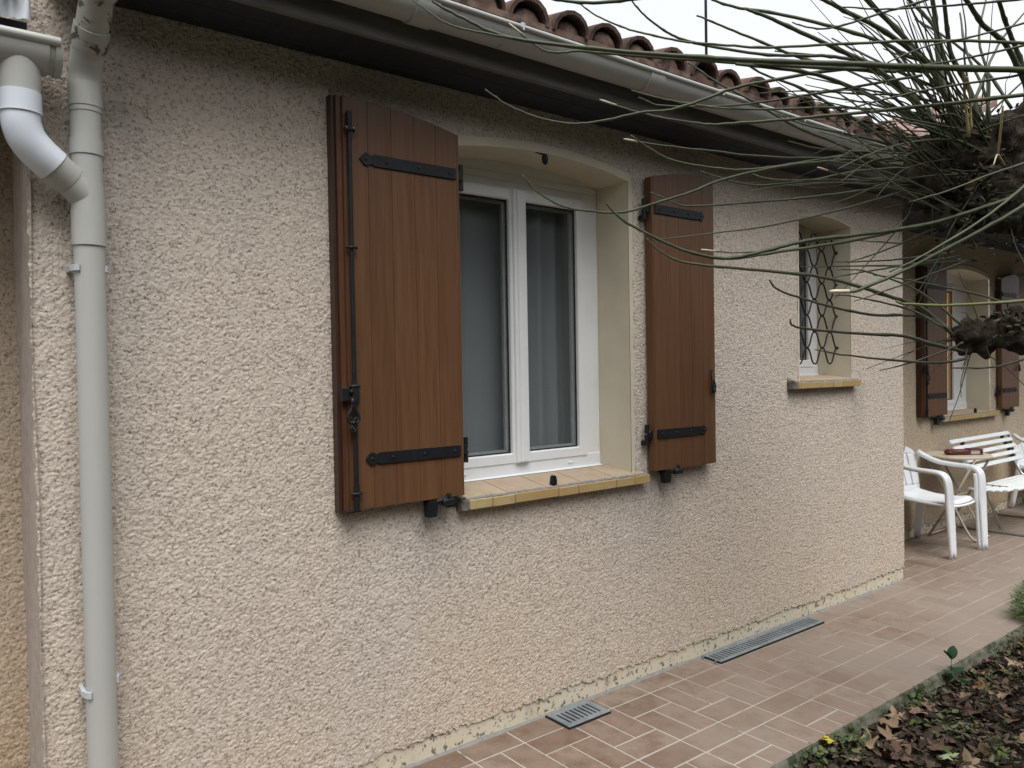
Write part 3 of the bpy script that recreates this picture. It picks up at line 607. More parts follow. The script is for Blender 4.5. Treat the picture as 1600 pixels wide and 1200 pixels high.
# main downpipe
dp = empty("downpipe", (PX, PY, 0), parent=house)
def dpb(f, name, mat): mb = MB(); f(mb); return mb.build(name, mat, dp, angle=40)
dpb(lambda q: q.tube([(0, 0, -.1), (.002, 0, 1.87)], PR, 28), "pipe", MT['pvc'])
dpb(lambda q: (q.tube([(.002, 0, 1.865), (.002, 0, 1.965)], PR+.0045, 28), q.tube([(.002, 0, 1.955), (.002, 0, 2.035)], PR+.003, 28)), "socket", MT['pvc'])
dpb(lambda q: q.tube([(.002, 0, 2.03), (.002, 0, 2.25)], PR, 28), "pipe", MT['pvc'])
dpb(lambda q: q.tube([(.002, 0, 2.12), (.002, 0, 2.165)], PR+.0035, 28), "socket", MT['pvc'])
dpb(lambda q: q.tube([(.002, 0, 2.255), (.002, 0, 2.32)], PR+.004, 28), "socket", MT['pvc'])
dpb(lambda q: q.tube([(.002, 0, 2.24), (.002, 0, 2.30), (.003, -.006, 2.345), (.004, -.03, 2.385), (.005, -.062, 2.417)], PR+.002, 28, 6), "bend", MT['pvc'])
dpb(lambda q: (q.tube([(.005, -.055, 2.410), (.008, -.10, 2.452)], PR+.0065, 28), q.tube([(.008, -.095, 2.447), (.012, -.175, 2.525)], PR+.002, 28)), "offset_pipe", MT['pvc_dirty'])
dpb(lambda q: (q.tube([(.012, -.165, 2.515), (.014, -.19, 2.54)], PR+.0065, 28), q.tube([(.014, -.18, 2.53), (.016, -.225, 2.575), (.017, -.25, 2.61), (.018, -.258, 2.66)], PR+.003, 28, 5)), "upper_bend", MT['pvc_dirty'])
for z, s in ((1.80, 1), (.595, -1)):
    for a0, a1, dz, bx in ((PI*1.02, PI*1.27, 0, -1), (PI*1.86, PI*2.02, .012*(s < 0)*2, 1)):
        mb = MB(); pr = [((PR+.001)*math.cos(a0+(a1-a0)*i/6), (PR+.001)*math.sin(a0+(a1-a0)*i/6)) for i in range(7)]
        pq = [((PR+.007)*math.cos(a1-(a1-a0)*i/6), (PR+.007)*math.sin(a1-(a1-a0)*i/6)) for i in range(7)]
        mb.prism(pr+pq, z-.008+dz, z+.010+dz, 'z')
        mb.box(*((-PR-.009, -PR+.002) if bx < 0 else (PR-.002, PR+.009)), -.004, .066, z-.007+dz, z+.009+dz)
        mb.build("pipe_clip", MT['clip'], dp, angle=40)

# ------------------------------------------------------------------ windows
def window(w, name, label, two=True, panel=True, curtain='sheer', stile=.10):
    """white window with reveal; built with its origin on the sill line at the left edge of the opening"""
    o = tag(empty(name, (w['x0'], w['y'], w['zs']), parent=house), label)
    W = w['x1']-w['x0']; H = w['zp']-w['zs']; D = w['d']
    def A(x): return float(arch(w, w['x0']+x))-w['zs']
    N = 24; xsn = [W*i/N for i in range(N+1)]
    # reveal
    mb = MB()
    band = .030 if panel else .012
    mb.grid([[(-.0, -.006, -.03), (0, -.006, A(0))], [(0, D+.06, -.03), (0, D+.06, A(0))]])
    mb.grid([[(W, -.006, -.03), (W, -.006, A(W))], [(W, D+.06, -.03), (W, D+.06, A(W))]])
    mb.grid([[(x, -.006, A(x)), (x, D+.06, A(x))] for x in xsn])
    # trowelled band round the opening
    outer = [(-band, A(0)+band*.6)]+[(x, A(x)+band*1.25) for x in xsn]+[(W+band, A(W)+band*.6)]
    inn = [(0, A(0))]+[(x, A(x)) for x in xsn]+[(W, A(W))]
    mb.grid([[(a, -.0075+random.uniform(-.0012, .0012), b), (c, -.0085, d), (c, -.006, d)] for (a, b), (c, d) in zip(outer, inn)])
    for x0, x1 in ((-band, 0), (W, W+band)):
        P = []
        for i in range(40):
            z = -.03+(A(0)+.04)*i/39; e = random.uniform(-.004, .004)
            xa, xb = (x0+e, x1) if x0 < 0 else (x0, x1+e)
            P.append([(xa, -.0085 if x0 >= 0 else -.006, z), (xb, -.0085 if x0 < 0 else -.006, z)])
        mb.grid(P)
    mb.build("reveal", MT['cream'], o, angle=30)
    y0 = D
    S_ = stile
    zb = .055; zt = H-.075 if panel else H-.02
    fr = MB()
    fr.cbox(0, S_, y0, y0+.06, .03, zt+.045, .004); fr.cbox(W-S_, W, y0, y0+.06, .03, zt+.045, .004)
    fr.cbox(.0, W, y0-.004, y0+.062, .012, .012+.07, .004); fr.cbox(S_*.6, W-S_*.6, y0+.003, y0+.058, zt-.004, zt+.045, .004)
    fr.prism([(y0-.045, 0.0), (y0-.045, .012), (y0+.0, .024), (y0+.04, .024), (y0+.04, .0)], -.0+.004, W+.03 if W > 2 else W-.004, 'x')
    fr.build("frame", MT['upvc'], o, angle=30)
    if panel:
        pl = [(0, zt+.047)]+[(W, zt+.047)]+[(x, A(x)+.01) for x in reversed(xsn)]
        MB().prism(pl, y0+.006, y0+.05, 'y').build("infill_panel", MT['panel'], o)
        MB().cbox(.004, W-.004, y0+.002, y0+.03, zt+.044, zt+.075, .003).build("panel_bead", MT['panel'], o)
    n = 2 if two else 1; mid = W/2
    spans = [(S_-.008, mid), (mid, W-S_+.008)] if two else [(S_-.008, W-S_+.008)]
    for k, (a, b) in enumerate(spans):
        sx = .050; sa = sx if k == 0 or not two else .044; sb = sx if (k == n-1) else .044
        mb = MB(); q = y0-.010
        mb.cbox(a, a+sa, q, q+.055, zb+.015, zt+.010, .005); mb.cbox(b-sb, b, q, q+.055, zb+.015, zt+.010, .005)
        mb.cbox(a+sa-.003, b-sb+.003, q+.001, q+.054, zb+.015, zb+.062, .005); mb.cbox(a+sa-.003, b-sb+.003, q+.001, q+.054, zt-.040, zt+.010, .005)
        sh = mb.build("sash", MT['upvc'], o, angle=30)
        ga, gb, gc, gd = a+sa, b-sb, zb+.062, zt-.040
        mb = MB(); g = .006; gq = q+.020
        for (p0, p1, p2, p3) in ((ga-.001, ga+g, gc, gd), (gb-g, gb+.001, gc, gd), (ga+g, gb-g, gc-.001, gc+g), (ga+g, gb-g, gd-g, gd+.001)): mb.box(p0, p1, gq, gq+.006, p2, p3)
        gk = mb.build("gasket", MT['rubber'], o)
        MB().box(ga-.004, gb+.004, gq+.008, gq+.012, gc-.004, gd+.004).build("pane", MT['glass'], o)
        mb = MB(); s2 = .014; e0, e1 = gq+.016, gq+.032
        for (p0, p1, p2, p3) in ((ga-.002, ga+s2, gc, gd), (gb-s2, gb+.002, gc, gd), (ga+s2, gb-s2, gc-.002, gc+s2), (ga+s2, gb-s2, gd-s2, gd+.002)): mb.box(p0, p1, e0, e1, p2, p3)
        mb.build("glazing_spacer", MT['spacer'], o)
    if two:
        mb = MB(); mb.cbox(mid-.030, mid+.044, y0-.022, y0-.008, zb+.018, zt+.008, .004); mb.cbox(mid-.012, mid+.026, y0-.028, y0-.021, zb+.022, zt+.004, .003)
        mb.build("meeting_bead", MT['upvc'], o, angle=30)
    for q in ((.19, .80) if two else (.5,)):
        mb = MB(); mb.cbox(W*q-.015, W*q+.015, y0-.010, y0-.003, .043, .051, .002); mb.build("weep_cap", MT['upvc'], o)
    # the room behind it
    rm = MB(); x0, x1, ya, yb, z0, z1 = -.6, W+.6, D+.12, 2.6, -1.0, H+.5
    rm.add([(x0,ya,z0),(x1,ya,z0),(x1,yb,z0),(x0,yb,z0),(x0,ya,z1),(x1,ya,z1),(x1,yb,z1),(x0,yb,z1)], [(0,1,2,3),(7,6,5,4),(1,5,6,2),(2,6,7,3),(3,7,4,0)])
    rm.add([(x0,ya,z0),(0,ya,z0),(0,ya,z1),(x0,ya,z1),(W,ya,z0),(x1,ya,z0),(x1,ya,z1),(W,ya,z1),(0,ya,z0),(W,ya,z0),(W,ya,0),(0,ya,0),(0,ya,H+.1),(W,ya,H+.1),(W,ya,z1),(0,ya,z1)], [(0,1,2,3),(4,5,6,7),(8,9,10,11),(12,13,14,15)])
    rm.build("room_shell", MT['room'], o)
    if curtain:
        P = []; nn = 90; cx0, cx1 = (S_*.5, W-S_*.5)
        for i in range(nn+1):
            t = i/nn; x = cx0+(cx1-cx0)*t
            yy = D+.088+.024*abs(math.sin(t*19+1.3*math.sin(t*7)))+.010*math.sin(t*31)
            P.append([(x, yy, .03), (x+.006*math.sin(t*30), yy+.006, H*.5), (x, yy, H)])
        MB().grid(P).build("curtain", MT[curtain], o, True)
    return o
win1 = window(W1, "window", "white two-sash window with sheer curtains between the near open shutters")
win2 = window(W2, "window", "small white window behind a black iron grille", two=False, panel=False, stile=.07)
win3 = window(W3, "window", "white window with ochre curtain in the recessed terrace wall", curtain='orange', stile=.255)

# sills of glazed brick
def sill(x0, x1, yw, ztop, joints, depth, label, stop=None, h=.047, proj=.05, back=.03):
    o = tag(empty("window_sill", (x0, yw, ztop), parent=house), label)
    L = x1-x0; yb = depth
    mb = MB(); mb.prism([(-proj+.006, -.012), (-proj+.010, -.006), (-.02, -.002), (yb, back-.008), (yb, -.05), (-proj+.006, -h+.004)], .014, L-.004, 'x'); mb.build("bed", MT['mortar'], o)
    mb = MB()                   # rounded grey corner at the near end
    mb.tube([(.018, -proj+.012, -h+.002), (.018, -proj+.012, -.004)], .0165, 12); mb.tube([(.016, -proj+.013, -.010), (.016, .0, .002)], .0145, 10); mb.box(.001, .012, -proj+.016, .0, -h, -.006); mb.build("end_fillet", MT['mortar_dark'], o, angle=40)
    js = [j for j in joints]
    for a, b in zip(js, js[1:]):
        mb = MB(); e = random.uniform(-.001, .001)
        mb.cbox(a-x0+.0022, b-x0-.0022, -proj+e, -proj+.022, -h+random.uniform(0, .0015), -.008+random.uniform(-.002, .001), .0022)
        mb.build("brick", MT['brick'], o)
    n = max(2, round(L/.235)); px = .03
    tl = (L-.05)/n
    for k in range(n):
        mb = MB(); s0 = -proj+.016; a, b = px+k*tl+.002, px+(k+1)*tl-.002
        sl = (back-.004)/(yb-.0)
        def zz(y): return -.004+.004+max(0, (y+.03))*sl*.92
        P0 = [(a, s0), (b, s0), (b, yb-.03), (a, yb-.03)]
        vs = [(x, y, zz(y)+.0005) for x, y in P0]+[(x, y, zz(y)-.02) for x, y in P0]
        mb.add(vs, [(0,1,2,3),(7,6,5,4),(0,4,5,1),(1,5,6,2),(2,6,7,3),(3,7,4,0)]); mb.build("sill_tile", MT['silltile'], o)
    mb = MB(); x = .02          # ragged mortar nib along the front edge
    while x < L-.02:
        l = random.uniform(.02, .06); mb.ball((x+l/2, -proj+.019, -.006), .5, 8, 6, (l*1.15, random.uniform(.018, .032), random.uniform(.012, .018))); x += l*.8
    mb.build("edge_mortar", MT['mortar'], o, True)
    if stop:
        mb = MB(); mb.prism([(-.0135+stop-x0, -.006), (.0135+stop-x0, -.006), (.0135+stop-x0, .018), (.009+stop-x0, .040), (stop-x0, .044), (-.009+stop-x0, .040), (-.0135+stop-x0, .018)], -.034, -.016, 'y'); mb.build("shutter_stop", MT['iron'], o)
    return o
sill(1.694, 2.772, 0, .992, [1.732, 1.844, 1.958, 2.196, 2.311, 2.547, 2.667, 2.772], .172, "ochre brick sill of the near window", 2.185, back=.036)
sill(3.978, 4.722, 0, 1.396, [4.03, 4.06, 4.28, 4.404, 4.513, 4.722], .19, "ochre brick sill under the grilled window", None)
sill(7.20, 8.47, YR, 1.0, [7.24, 7.43, 7.67, 7.78, 8.02, 8.13, 8.36, 8.47], .172, "ochre brick sill in the terrace recess", 7.96)
# swivel catch under the head of the near window
mb = MB(); mb.ball((0, 0, -.012), .018, 10, 8, (.85, .7, 1.35)); mb.tube([(-.01, 0, .008), (-.055, -.002, .010)], [.0055, .0035], 8); mb.cyl((0, 0, .0), (0, 0, .03), .008, 8)
o = mb.build("shutter_stop", MT['iron'], house, True); o.location = (2.188, -.0, 2.402)
mb = MB(); mb.ball((0, 0, -.012), .018, 10, 8, (.85, .7, 1.35)); mb.cyl((0, 0, .0), (0, 0, .03), .008, 8)

# grille of the small window
gr = empty("window_grille", (4.107, .083, 1.49), parent=house)
W = .572; Hh = .80; LAM = .1725; NW = 8
for r in range(NW):            # each bar is one horizontal wave; its troughs touch the crests of the next
    zc = Hh-.05-.1*r; ph = -1 if r % 2 == 0 else 1; pts = []
    for i in range(81):
        x = W*i/80; c = ph*math.cos(2*PI*(W-x)/LAM)
        pts.append((x, .0, zc+.0485*math.tanh(1.15*c)/math.tanh(1.15)))
    mb = MB(); mb.tube(pts, .0049, 7); mb.build("wavy_bar", MT['iron'], gr, True)
mb = MB(); mb.cbox(.001, .013, -.006, .006, -.02, Hh+.02, .002); mb.build("side_bar", MT['iron'], gr)
for r in (1, 3, 5, 7):
    mb = MB(); mb.tube([(W-.016, 0, Hh-.1*r), (W+.012, 0, Hh-.1*r)], .009 if r in (1, 7) else .006, 8); mb.build("fixing", MT['iron'], gr, True)
for r in range(1, NW):
    k = 0 if r % 2 else .5
    while W-LAM*k > .01:
        mb = MB(); x = W-LAM*k
        if x < W-.01: mb.tube([(x-.008, 0, Hh-.1*r), (x+.008, 0, Hh-.1*r)], .0082, 8); mb.build("collar", MT['iron'], gr)
        k += 1

# ------------------------------------------------------------------ shutters
def shutter(name, label, x, y, z, sgn, Wd, Hh_h, Hh_f, bolt, handle=False, astr=True):
    """hinged at x; body runs sgn*Wd; local origin at the foot of the hinge edge; front face towards -y"""
    o = tag(empty(name, (x, y, z), parent=house), label)
    def top(t): return Hh_h+(Hh_f-Hh_h)*(1-(1-t)**2)
    NP = 5; e0 = .010; pw = (Wd-e0)/(NP+.0)
    front, back = -.060, -.020
    def X(t): return sgn*t
    # narrow hinge stile, then planks with V joints
    edges = [0, e0]+[e0+pw*(i+1) for i in range(NP)]
    for i, (a, b) in enumerate(zip(edges, edges[1:])):
        g = .0005
        n = 3; pts = [(a+g+(b-a-2*g)*k/n) for k in range(n+1)]
        poly = [(X(pts[0]), 0), (X(pts[-1]), 0)]+[(X(p), top(p/Wd)) for p in reversed(pts)]
        mb = MB(); mb.prism(poly, front+random.uniform(-.0003, .0003), back, 'y')
        bm = bmesh.new(); me = mb.mesh("t", None); bm.from_mesh(me); bpy.data.meshes.remove(me)
        es = [e for e in bm.edges if all(v.co.y < -.05 for v in e.verts)]
        bmesh.ops.bevel(bm, geom=es, offset=.0009, segments=1, affect='EDGES')
        me = bpy.data.meshes.new("plank"); bm.to_mesh(me); bm.free(); me.materials.append(MT['wood']); link("plank", me, o)
    mb = MB(); mb.prism([(X(.004), .004), (X(Wd-.004), .004)]+[(X(Wd*t*.98+.004), top(t)-.006) for t in (1, .75, .5, .25, 0)], back-.002, back+.004, 'y'); mb.build("back_board", MT['wood_end'], o)
    if astr:                    # rebated cover strip on the free edge
        a = Wd
        mb = MB(); mb.prism([(X(a+.001), -.004), (X(a+.020), -.004), (X(a+.020), top(1)+.002), (X(a+.001), top(1)-.001)], -.050, -.008, 'y'); mb.build("cover_strip", MT['wood_red'], o)
        mb = MB(); mb.prism([(X(a+.022), -.006), (X(a+.034), -.006), (X(a+.034), top(1)+.003), (X(a+.022), top(1)+.002)], -.040, -.004, 'y'); mb.build("edge_strip", MT['wood_end'], o)
        mb = MB(); mb.prism([(X(a-.026), .002), (X(a-.001), .002), (X(a-.001), top(1)-.004), (X(a-.026), top(.95)-.003)], -.0625, -.059, 'y'); mb.build("lock_stile", MT['wood_red'], o)
    # strap hinges with a cusped tip
    Ls = Wd*.875 if bolt else Wd*.83
    for zc in (.175, Hh_h-.150):
        hw = .0205; t0 = .018
        prof = [(t0, -hw), (t0, hw), (Ls-.055, hw), (Ls-.050, hw*.78), (Ls-.042, hw*.72), (Ls-.034, hw*1.0), (Ls-.022, hw*1.12), (Ls-.012, hw*.72), (Ls, 0)]
        prof += [(p, -q) for p, q in reversed(prof[2:-1])]
        mb = MB(); mb.prism([(X(p), zc+q) for p, q in prof], front-.0065, front+.001, 'y'); st = mb.build("strap_hinge", MT['iron'], o)
        for p in ((.045, .18, .315, Ls-.024) if bolt else (.05, .155, .26, Ls-.024)):
            mb = MB(); mb.ball((X(p), front-.0065, zc), .0058, 8, 6, (1, .7, 1)); mb.build("bolt_head", MT['iron'], o, True)
        mb = MB(); mb.cyl((X(-.024), -.034, zc-.052), (X(-.024), -.034, zc-.003), .0115, 12); mb.cyl((X(-.024), -.034, zc+.003), (X(-.024), -.034, zc+.046), .0115, 12); mb.cbox(min(X(-.024), X(.018)), max(X(-.024), X(.018)), -.050, -.036, zc-.018, zc+.018, .002); mb.cbox(X(-.024)-.011, X(-.024)+.011, -.034, .012, zc-.050, zc-.030, .002)
        mb.build("hinge_pin", MT['iron'], o, angle=40)
    if bolt:
        xb = X(Wd-.018); yb = front-.013
        mb = MB(); mb.cyl((xb, yb, .02), (xb, yb, top(1)-.06), .0075, 10); mb.cyl((xb, yb, -.002), (xb, yb, .09), .0098, 10); mb.cyl((xb, yb, top(1)-.10), (xb, yb, top(1)-.055), .0098, 10); mb.build("bolt_rod", MT['iron'], o, angle=50)
        for zc in (.06, .435, top(1)-.525, top(1)-.12):
            mb = MB(); mb.tube([(xb+.017*math.cos(a), yb+.011*math.sin(a), zc) for a in [PI+PI*i/8 for i in range(9)]], .005, 6)
            for s in (-1, 1): mb.ball((xb+s*.017, yb-.001, zc), .0062, 8, 6)
            mb.build("rod_guide", MT['iron'], o, True)
        for s in (-1, 1):
            mb = MB(); mb.ball((xb+s*.013, yb-.009, top(1)-.113), .0036, 6, 5); mb.build("bright_screw", MT['steel_dot'], o, True)
        zc = .405
        mb = MB(); mb.cbox(min(xb, X(Wd+.033)), max(xb, X(Wd+.033)), yb-.004, yb+.012, zc-.022, zc+.026, .003); mb.cbox(xb-.014, xb+.014, yb-.012, yb+.012, zc-.034, zc+.036, .004); mb.ball((xb+sgn*.018, yb-.010, zc+.012), .008, 8, 6); mb.build("catch_plate", MT['iron'], o)
        mb = MB(); hx = xb+sgn*.016; hy = yb-.018; z0 = zc-.02
        mb.tube([(hx, hy+.008, z0+.01), (hx, hy, z0-.012)], .008, 8)
        for s in (-1, 1):
            mb.tube([(hx, hy, z0-.008), (hx+s*.008, hy, z0-.03), (hx+s*.020, hy, z0-.048), (hx+s*.022, hy, z0-.066), (hx+s*.011, hy, z0-.076), (hx+s*.003, hy, z0-.068), (hx+s*.010, hy, z0-.058)], [.0055, .005, .0048, .0048, .0045, .004, .0045], 8, 4)
        mb.tube([(hx, hy, z0-.070), (hx, hy, z0-.085)], .006, 8)
        mb.tube([(hx+.010*math.cos(a), hy, z0-.097+.010*math.sin(a)) for a in [2*PI*i/12 for i in range(13)]], .0042, 6, cap=False); mb.ball((hx, hy, z0-.097), .0062, 8, 6)
        mb.build("handle", MT['iron'], o, True)
        mb = MB(); mb.cbox(min(xb-sgn*.014, X(Wd+.022)), max(xb-sgn*.014, X(Wd+.022)), yb-.002, yb+.02, -.006, .002, .001); mb.build("foot_plate", MT['iron'], o)
    if handle:
        xb = X(Wd-.045); mb = MB()
        mb.tube([(xb+.006*math.cos(a), front-.012, .468+.006*math.sin(a)) for a in [2*PI*i/10 for i in range(11)]], .003, 6, cap=False)
        mb.tube([(xb, front-.012, .462), (xb, front-.013, .43), (xb+.004, front-.015, .395), (xb+.010, front-.016, .365), (xb+.022, front-.014, .372), (xb+.026, front-.012, .400), (xb+.022, front-.010, .425)], [.003, .0042, .006, .009, .009, .006, .004], 8, 4)
        mb.build("handle", MT['iron'], o, True)
    return o
ZB = 1.010
shutter("shutter", "shutter with a long vertical bolt rod, left of the near window", 1.700, 0, ZB, -1, .482, 1.383, 1.441, True)
shutter("shutter", "narrower shutter with a small drop handle, right of the near window", 2.792, 0, ZB-.012, 1, .462, 1.390, 1.446, False, True, astr=False)
shutter("shutter", "shutter with bolt rod left of the terrace window", 7.285, YR, 1.02, -1, .44, 1.27, 1.33, True)
shutter("shutter", "shutter right of the terrace window", 8.49, YR, 1.02, 1, .44, 1.27, 1.33, False, True, astr=False)
def catch(x, y, z, s):
    mb = MB(); mb.cyl((0, .02, 0), (0, -.055, 0), .008, 8); mb.prism([(-.020, -.052), (-.024, -.005), (-.016, .012), (.016, .012), (.022, -.004), (.015, -.052)], -.062, -.030, 'y')
    mb.tube([(.0, -.045, .0), (.035, -.052, .006), (.058, -.060, .012), (.068, -.072, .030)], [.012, .013, .012, .008], 8, 3); mb.cbox(.036, .088, -.082, -.055, -.012, .012, .003)
    o = mb.build("shutter_catch", MT['iron'], house, angle=40); o.location = (x, y, z)
catch(1.555, 0, .995, 1); catch(2.885, 0, .985, 1); catch(7.10, YR, .99, 1); catch(8.66, YR, .99, 1)

# ================================================================== PAVED TERRACE
UX, UY, X0 = .1225, .1272, 2.41
YE = -.868          # garden edge of the paving
slab = tag(MB().box(-3, 10.45, YE+.012, -.0, -.16, -.0016).box(XC+.03, 10.45, .0005, YR+.02, -.16, -.0016).build("terrace_paving", MT['grout']), kind="structure")
def slab_edge(t):
    return YE
P = []; xk = -3
rows = []
nk = 420
for i in range(nk):
    x = -3+13.45*i/(nk-1)
    e = .006*float(vnoise(np.array([x/.09]), np.array([1.1]), 3)[0])+.004*float(vnoise(np.array([x/.03]), np.array([1.1]), 4)[0])
    rows.append([(x, YE+.018, -.003+e*.4), (x, YE-.004+e*.5, -.004+e*.5), (x, YE-.016+e, -.016+e*.6), (x, YE-.014+e, -.034), (x, YE-.024+e*1.5, -.040+e), (x, YE-.026+e*1.5, -.062), (x, YE-.03+e, -.12)])
MB().grid([[p for p in r] for r in rows]).build("concrete_edge", MT['kerb'], slab, True)
tile_cache = {}
def tile_mesh(w, h):
    k = (round(w, 3), round(h, 3))
    if k not in tile_cache:
        c = .0022; g = .0030; a, b = w/2-g, h/2-g
        top = [(-a+c, -b+c, 0), (a-c, -b+c, 0), (a-c, b-c, 0), (-a+c, b-c, 0)]
        mid = [(-a, -b, -c), (a, -b, -c), (a, b, -c), (-a, b, -c)]; low = [(x, y, -.02) for x, y, z in mid]
        mb = MB(); mb.add(top+mid+low, [(0,1,2,3)]+[(i+4, (i+1) % 4+4, (i+1) % 4, i) for i in range(4)]+[(i+8, (i+1) % 4+8, (i+1) % 4+4, i+4) for i in range(4)])
        tile_cache[k] = mb.mesh("tile", MT['tile'])
    return tile_cache[k]
cells = []
def col(kx):
    xa = X0+kx*2*UX; odd = kx % 2; out = []
    for ky in range(-3, 4):
        y0 = -.006-ky*4*UY
        if not odd:
            out += [(xa, xa+2*UX, y0-UY, y0), (xa, xa+2*UX, y0-2*UY, y0-UY)]
            out += [(xa+c*UX, xa+(c+1)*UX, y0-4*UY, y0-2*UY) for c in (0, 1)]
        else:
            y1 = y0-UY
            out += [(xa+c*UX, xa+(c+1)*UX, y1-2*UY, y1) for c in (0, 1)]
            out += [(xa, xa+2*UX, y1-3*UY, y1-2*UY), (xa, xa+2*UX, y1-4*UY, y1-3*UY)]
    return out
for kx in range(-21, 33): cells += col(kx)
rest = MB(); ntile = 0; cand = []
for (xa, xb, ya, yb) in cells:
    xb = min(xb, 10.44); ya = max(ya, YE)
    if xa < XC < xb and yb > 0 and xb-XC > .045: cand.append((XC+.012, xb, max(ya, -.002), min(yb, YR-.003)))
    yb = min(yb, -.004 if xa < XC else YR-.003)
    if yb-ya < .03 or xb-xa < .03: continue
    cand.append((xa, xb, ya, yb))
def vis(c):
    return 1.35 < c[0] and (c[0] < 9.1)
for (xa, xb, ya, yb) in cand:
    z = random.uniform(-.0008, .0006)
    if vis((xa, xb, ya, yb)) and ntile < 297 and xa < 8.6:
        o = link("tile", tile_mesh(xb-xa, yb-ya), slab); o.location = ((xa+xb)/2, (ya+yb)/2, z); o.rotation_euler = (random.uniform(-.002, .002), random.uniform(-.002, .002), random.uniform(-.004, .004)); ntile += 1
    else:
        g = .003; rest.box(xa+g, xb-g, ya+g, yb-g, -.02, z)
tag(rest.build("tile_field", MT['tile'], slab), kind="stuff")

# drain gratings laid over the paving at the foot of the wall
def grate(x0, x1, y0, y1, n, label, end_clips):
    o = tag(empty("drain_grate", ((x0+x1)/2, (y0+y1)/2, 0)), label, "drain grate")
    hx = (x1-x0)/2; hy = (y1-y0)/2; zt = .013; bw = .020 if n > 12 else .026
    MB().box(-hx+.003, hx-.003, -hy+.003, hy-.003, .0005, .0035).build("channel", MT['dark'], o)
    mb = MB(); mb.cbox(-hx, hx, -hy, -hy+bw, .002, zt, .003); mb.cbox(-hx, hx, hy-bw*1.1, hy, .002, zt, .003); ew = .012 if n > 12 else .022
    mb.cbox(-hx+.001, -hx+ew, -hy+.002, hy-.002, .003, zt-.0005, .002); mb.cbox(hx-ew, hx-.001, -hy+.002, hy-.002, .003, zt-.0005, .002); mb.build("frame", MT['grate'], o)
    MB().box(-hx-.002, hx+.002, -hy-.003, -hy+.001, .0, .0085).box(-hx-.003, -hx+.001, -hy, hy, 0, .0085).build("skirt", MT['dark'], o)
    w = (2*hx-2*ew)/n
    for i in range(n+1):
        xx = -hx+ew+i*w; bwid = w*.26
        mb = MB(); mb.cbox(xx-bwid, xx+bwid, -hy+bw-.002, hy-bw, .0045, zt-.0012, .0012); mb.build("bar", MT['grate'], o)
    if end_clips:
        for yy in (-hy+.02, hy-.02):
            mb = MB(); mb.tube([(-hx-.010+.011*math.cos(a), yy, .006+.008*math.sin(a)) for a in [PI*.3+PI*1.4*i/8 for i in range(9)]], .0035, 6); mb.build("end_lug", MT['grate'], o)
    return o
grate(2.13, 2.368, -.165, -.014, 8, "short grey plastic drain grate with eight slots, against the wall foot", False)
grate(3.185, 4.135, -.128, -.012, 34, "long narrow grey drain grate with many slots, against the wall foot", True)

# ================================================================== GARDEN GROUND
g = MB().box(-60, 60, -60, -1.0, -.5, -.16).box(-60, 60, -1.0, 60, -.5, -.18).build("ground", MT['grass_ground']); tag(g, kind="structure")
nx, ny = 330, 150
X, Y = np.meshgrid(np.linspace(1.4, 8.5, nx), np.linspace(-4.6, -.862, ny))
Z = -.064+.018*vnoise(X/.28, Y/.25, 5)+.012*vnoise(X/.09, Y/.08, 6)+.008*vnoise(X/.035, Y/.032, 7)+.02*np.clip((-1.1-Y)/1.2, 0, 1)
edge = np.minimum(np.minimum(X-1.4, 8.5-X), Y+4.6); Z = Z-.12*np.clip(1-edge/.25, 0, 1)
I = np.arange(nx*ny).reshape(ny, nx); F = np.stack([I[:-1, :-1], I[:-1, 1:], I[1:, 1:], I[1:, :-1]], -1).reshape(-1, 4)
bed = link("garden_soil", fast_mesh("garden_soil", np.stack([X, Y, Z], -1).reshape(-1, 3), F, MT['soil'])); tag(bed, kind="structure")
def bed_z(x, y):
    a = np.array([x]); b = np.array([y])
    return float((-.064+.018*vnoise(a/.28, b/.25, 5)+.012*vnoise(a/.09, b/.08, 6)+.008*vnoise(a/.035, b/.032, 7)+.02*np.clip((-1.1-b)/1.2, 0, 1))[0])

def scatter(name, mat, n, pos, size, shape, curl=.4, flat=.5, parent=None, aspect=.6):
    """n small curled leaves as one mesh with a per-leaf shade value"""
    V = []; F = []; A = []
    for i in range(n):
        p, nrm = pos(); s = random.uniform(*size); a = random.uniform(0, 2*PI)
        t = Vector((math.cos(a), math.sin(a), 0)); nn = (Vector(nrm)+Vector((random.gauss(0, flat), random.gauss(0, flat), random.gauss(0, flat)))).normalized()
        t = (t-nn*t.dot(nn)).normalized(); b = nn.cross(t); p = Vector(p); k = len(V); c = random.uniform(-curl, curl)
        w = s*aspect*random.uniform(.6, 1.1)
        pts = [(0, 0, 0), (.35*s, w*.5, c*s*.25), (.75*s, w*.35, c*s*.1), (s, 0, -c*s*.3), (.72*s, -w*.4, c*s*.15), (.3*s, -w*.5, c*s*.3), (.5*s, 0, -c*s*.12)]
        V += [tuple(p+t*(q[0]-s*.5)+b*q[1]+nn*q[2]) for q in pts]
        F += [(k, k+5, k+6), (k+5, k+4, k+6), (k+4, k+3, k+6), (k+3, k+2, k+6), (k+2, k+1, k+6), (k+1, k, k+6)]
        A += [random.random()]*7
    me = bpy.data.meshes.new(name); me.from_pydata(V, [], F); me.materials.append(mat)
    at = me.attributes.new("v", 'FLOAT', 'POINT'); at.data.foreach_set("value", A); me.update()
    return link(name, me, parent)
def bed_pos():
    while True:
        x = random.uniform(2.2, 6.6); y = -.89-abs(random.gauss(0, .75))
        if y > -2.6: break
    return (x, y, bed_z(x, y)+random.uniform(.002, .022)), (0, 0, 1)
tag(scatter("leaf_litter", MT['litter'], 9500, bed_pos, (.018, .062), 0, .8, .45), kind="stuff")
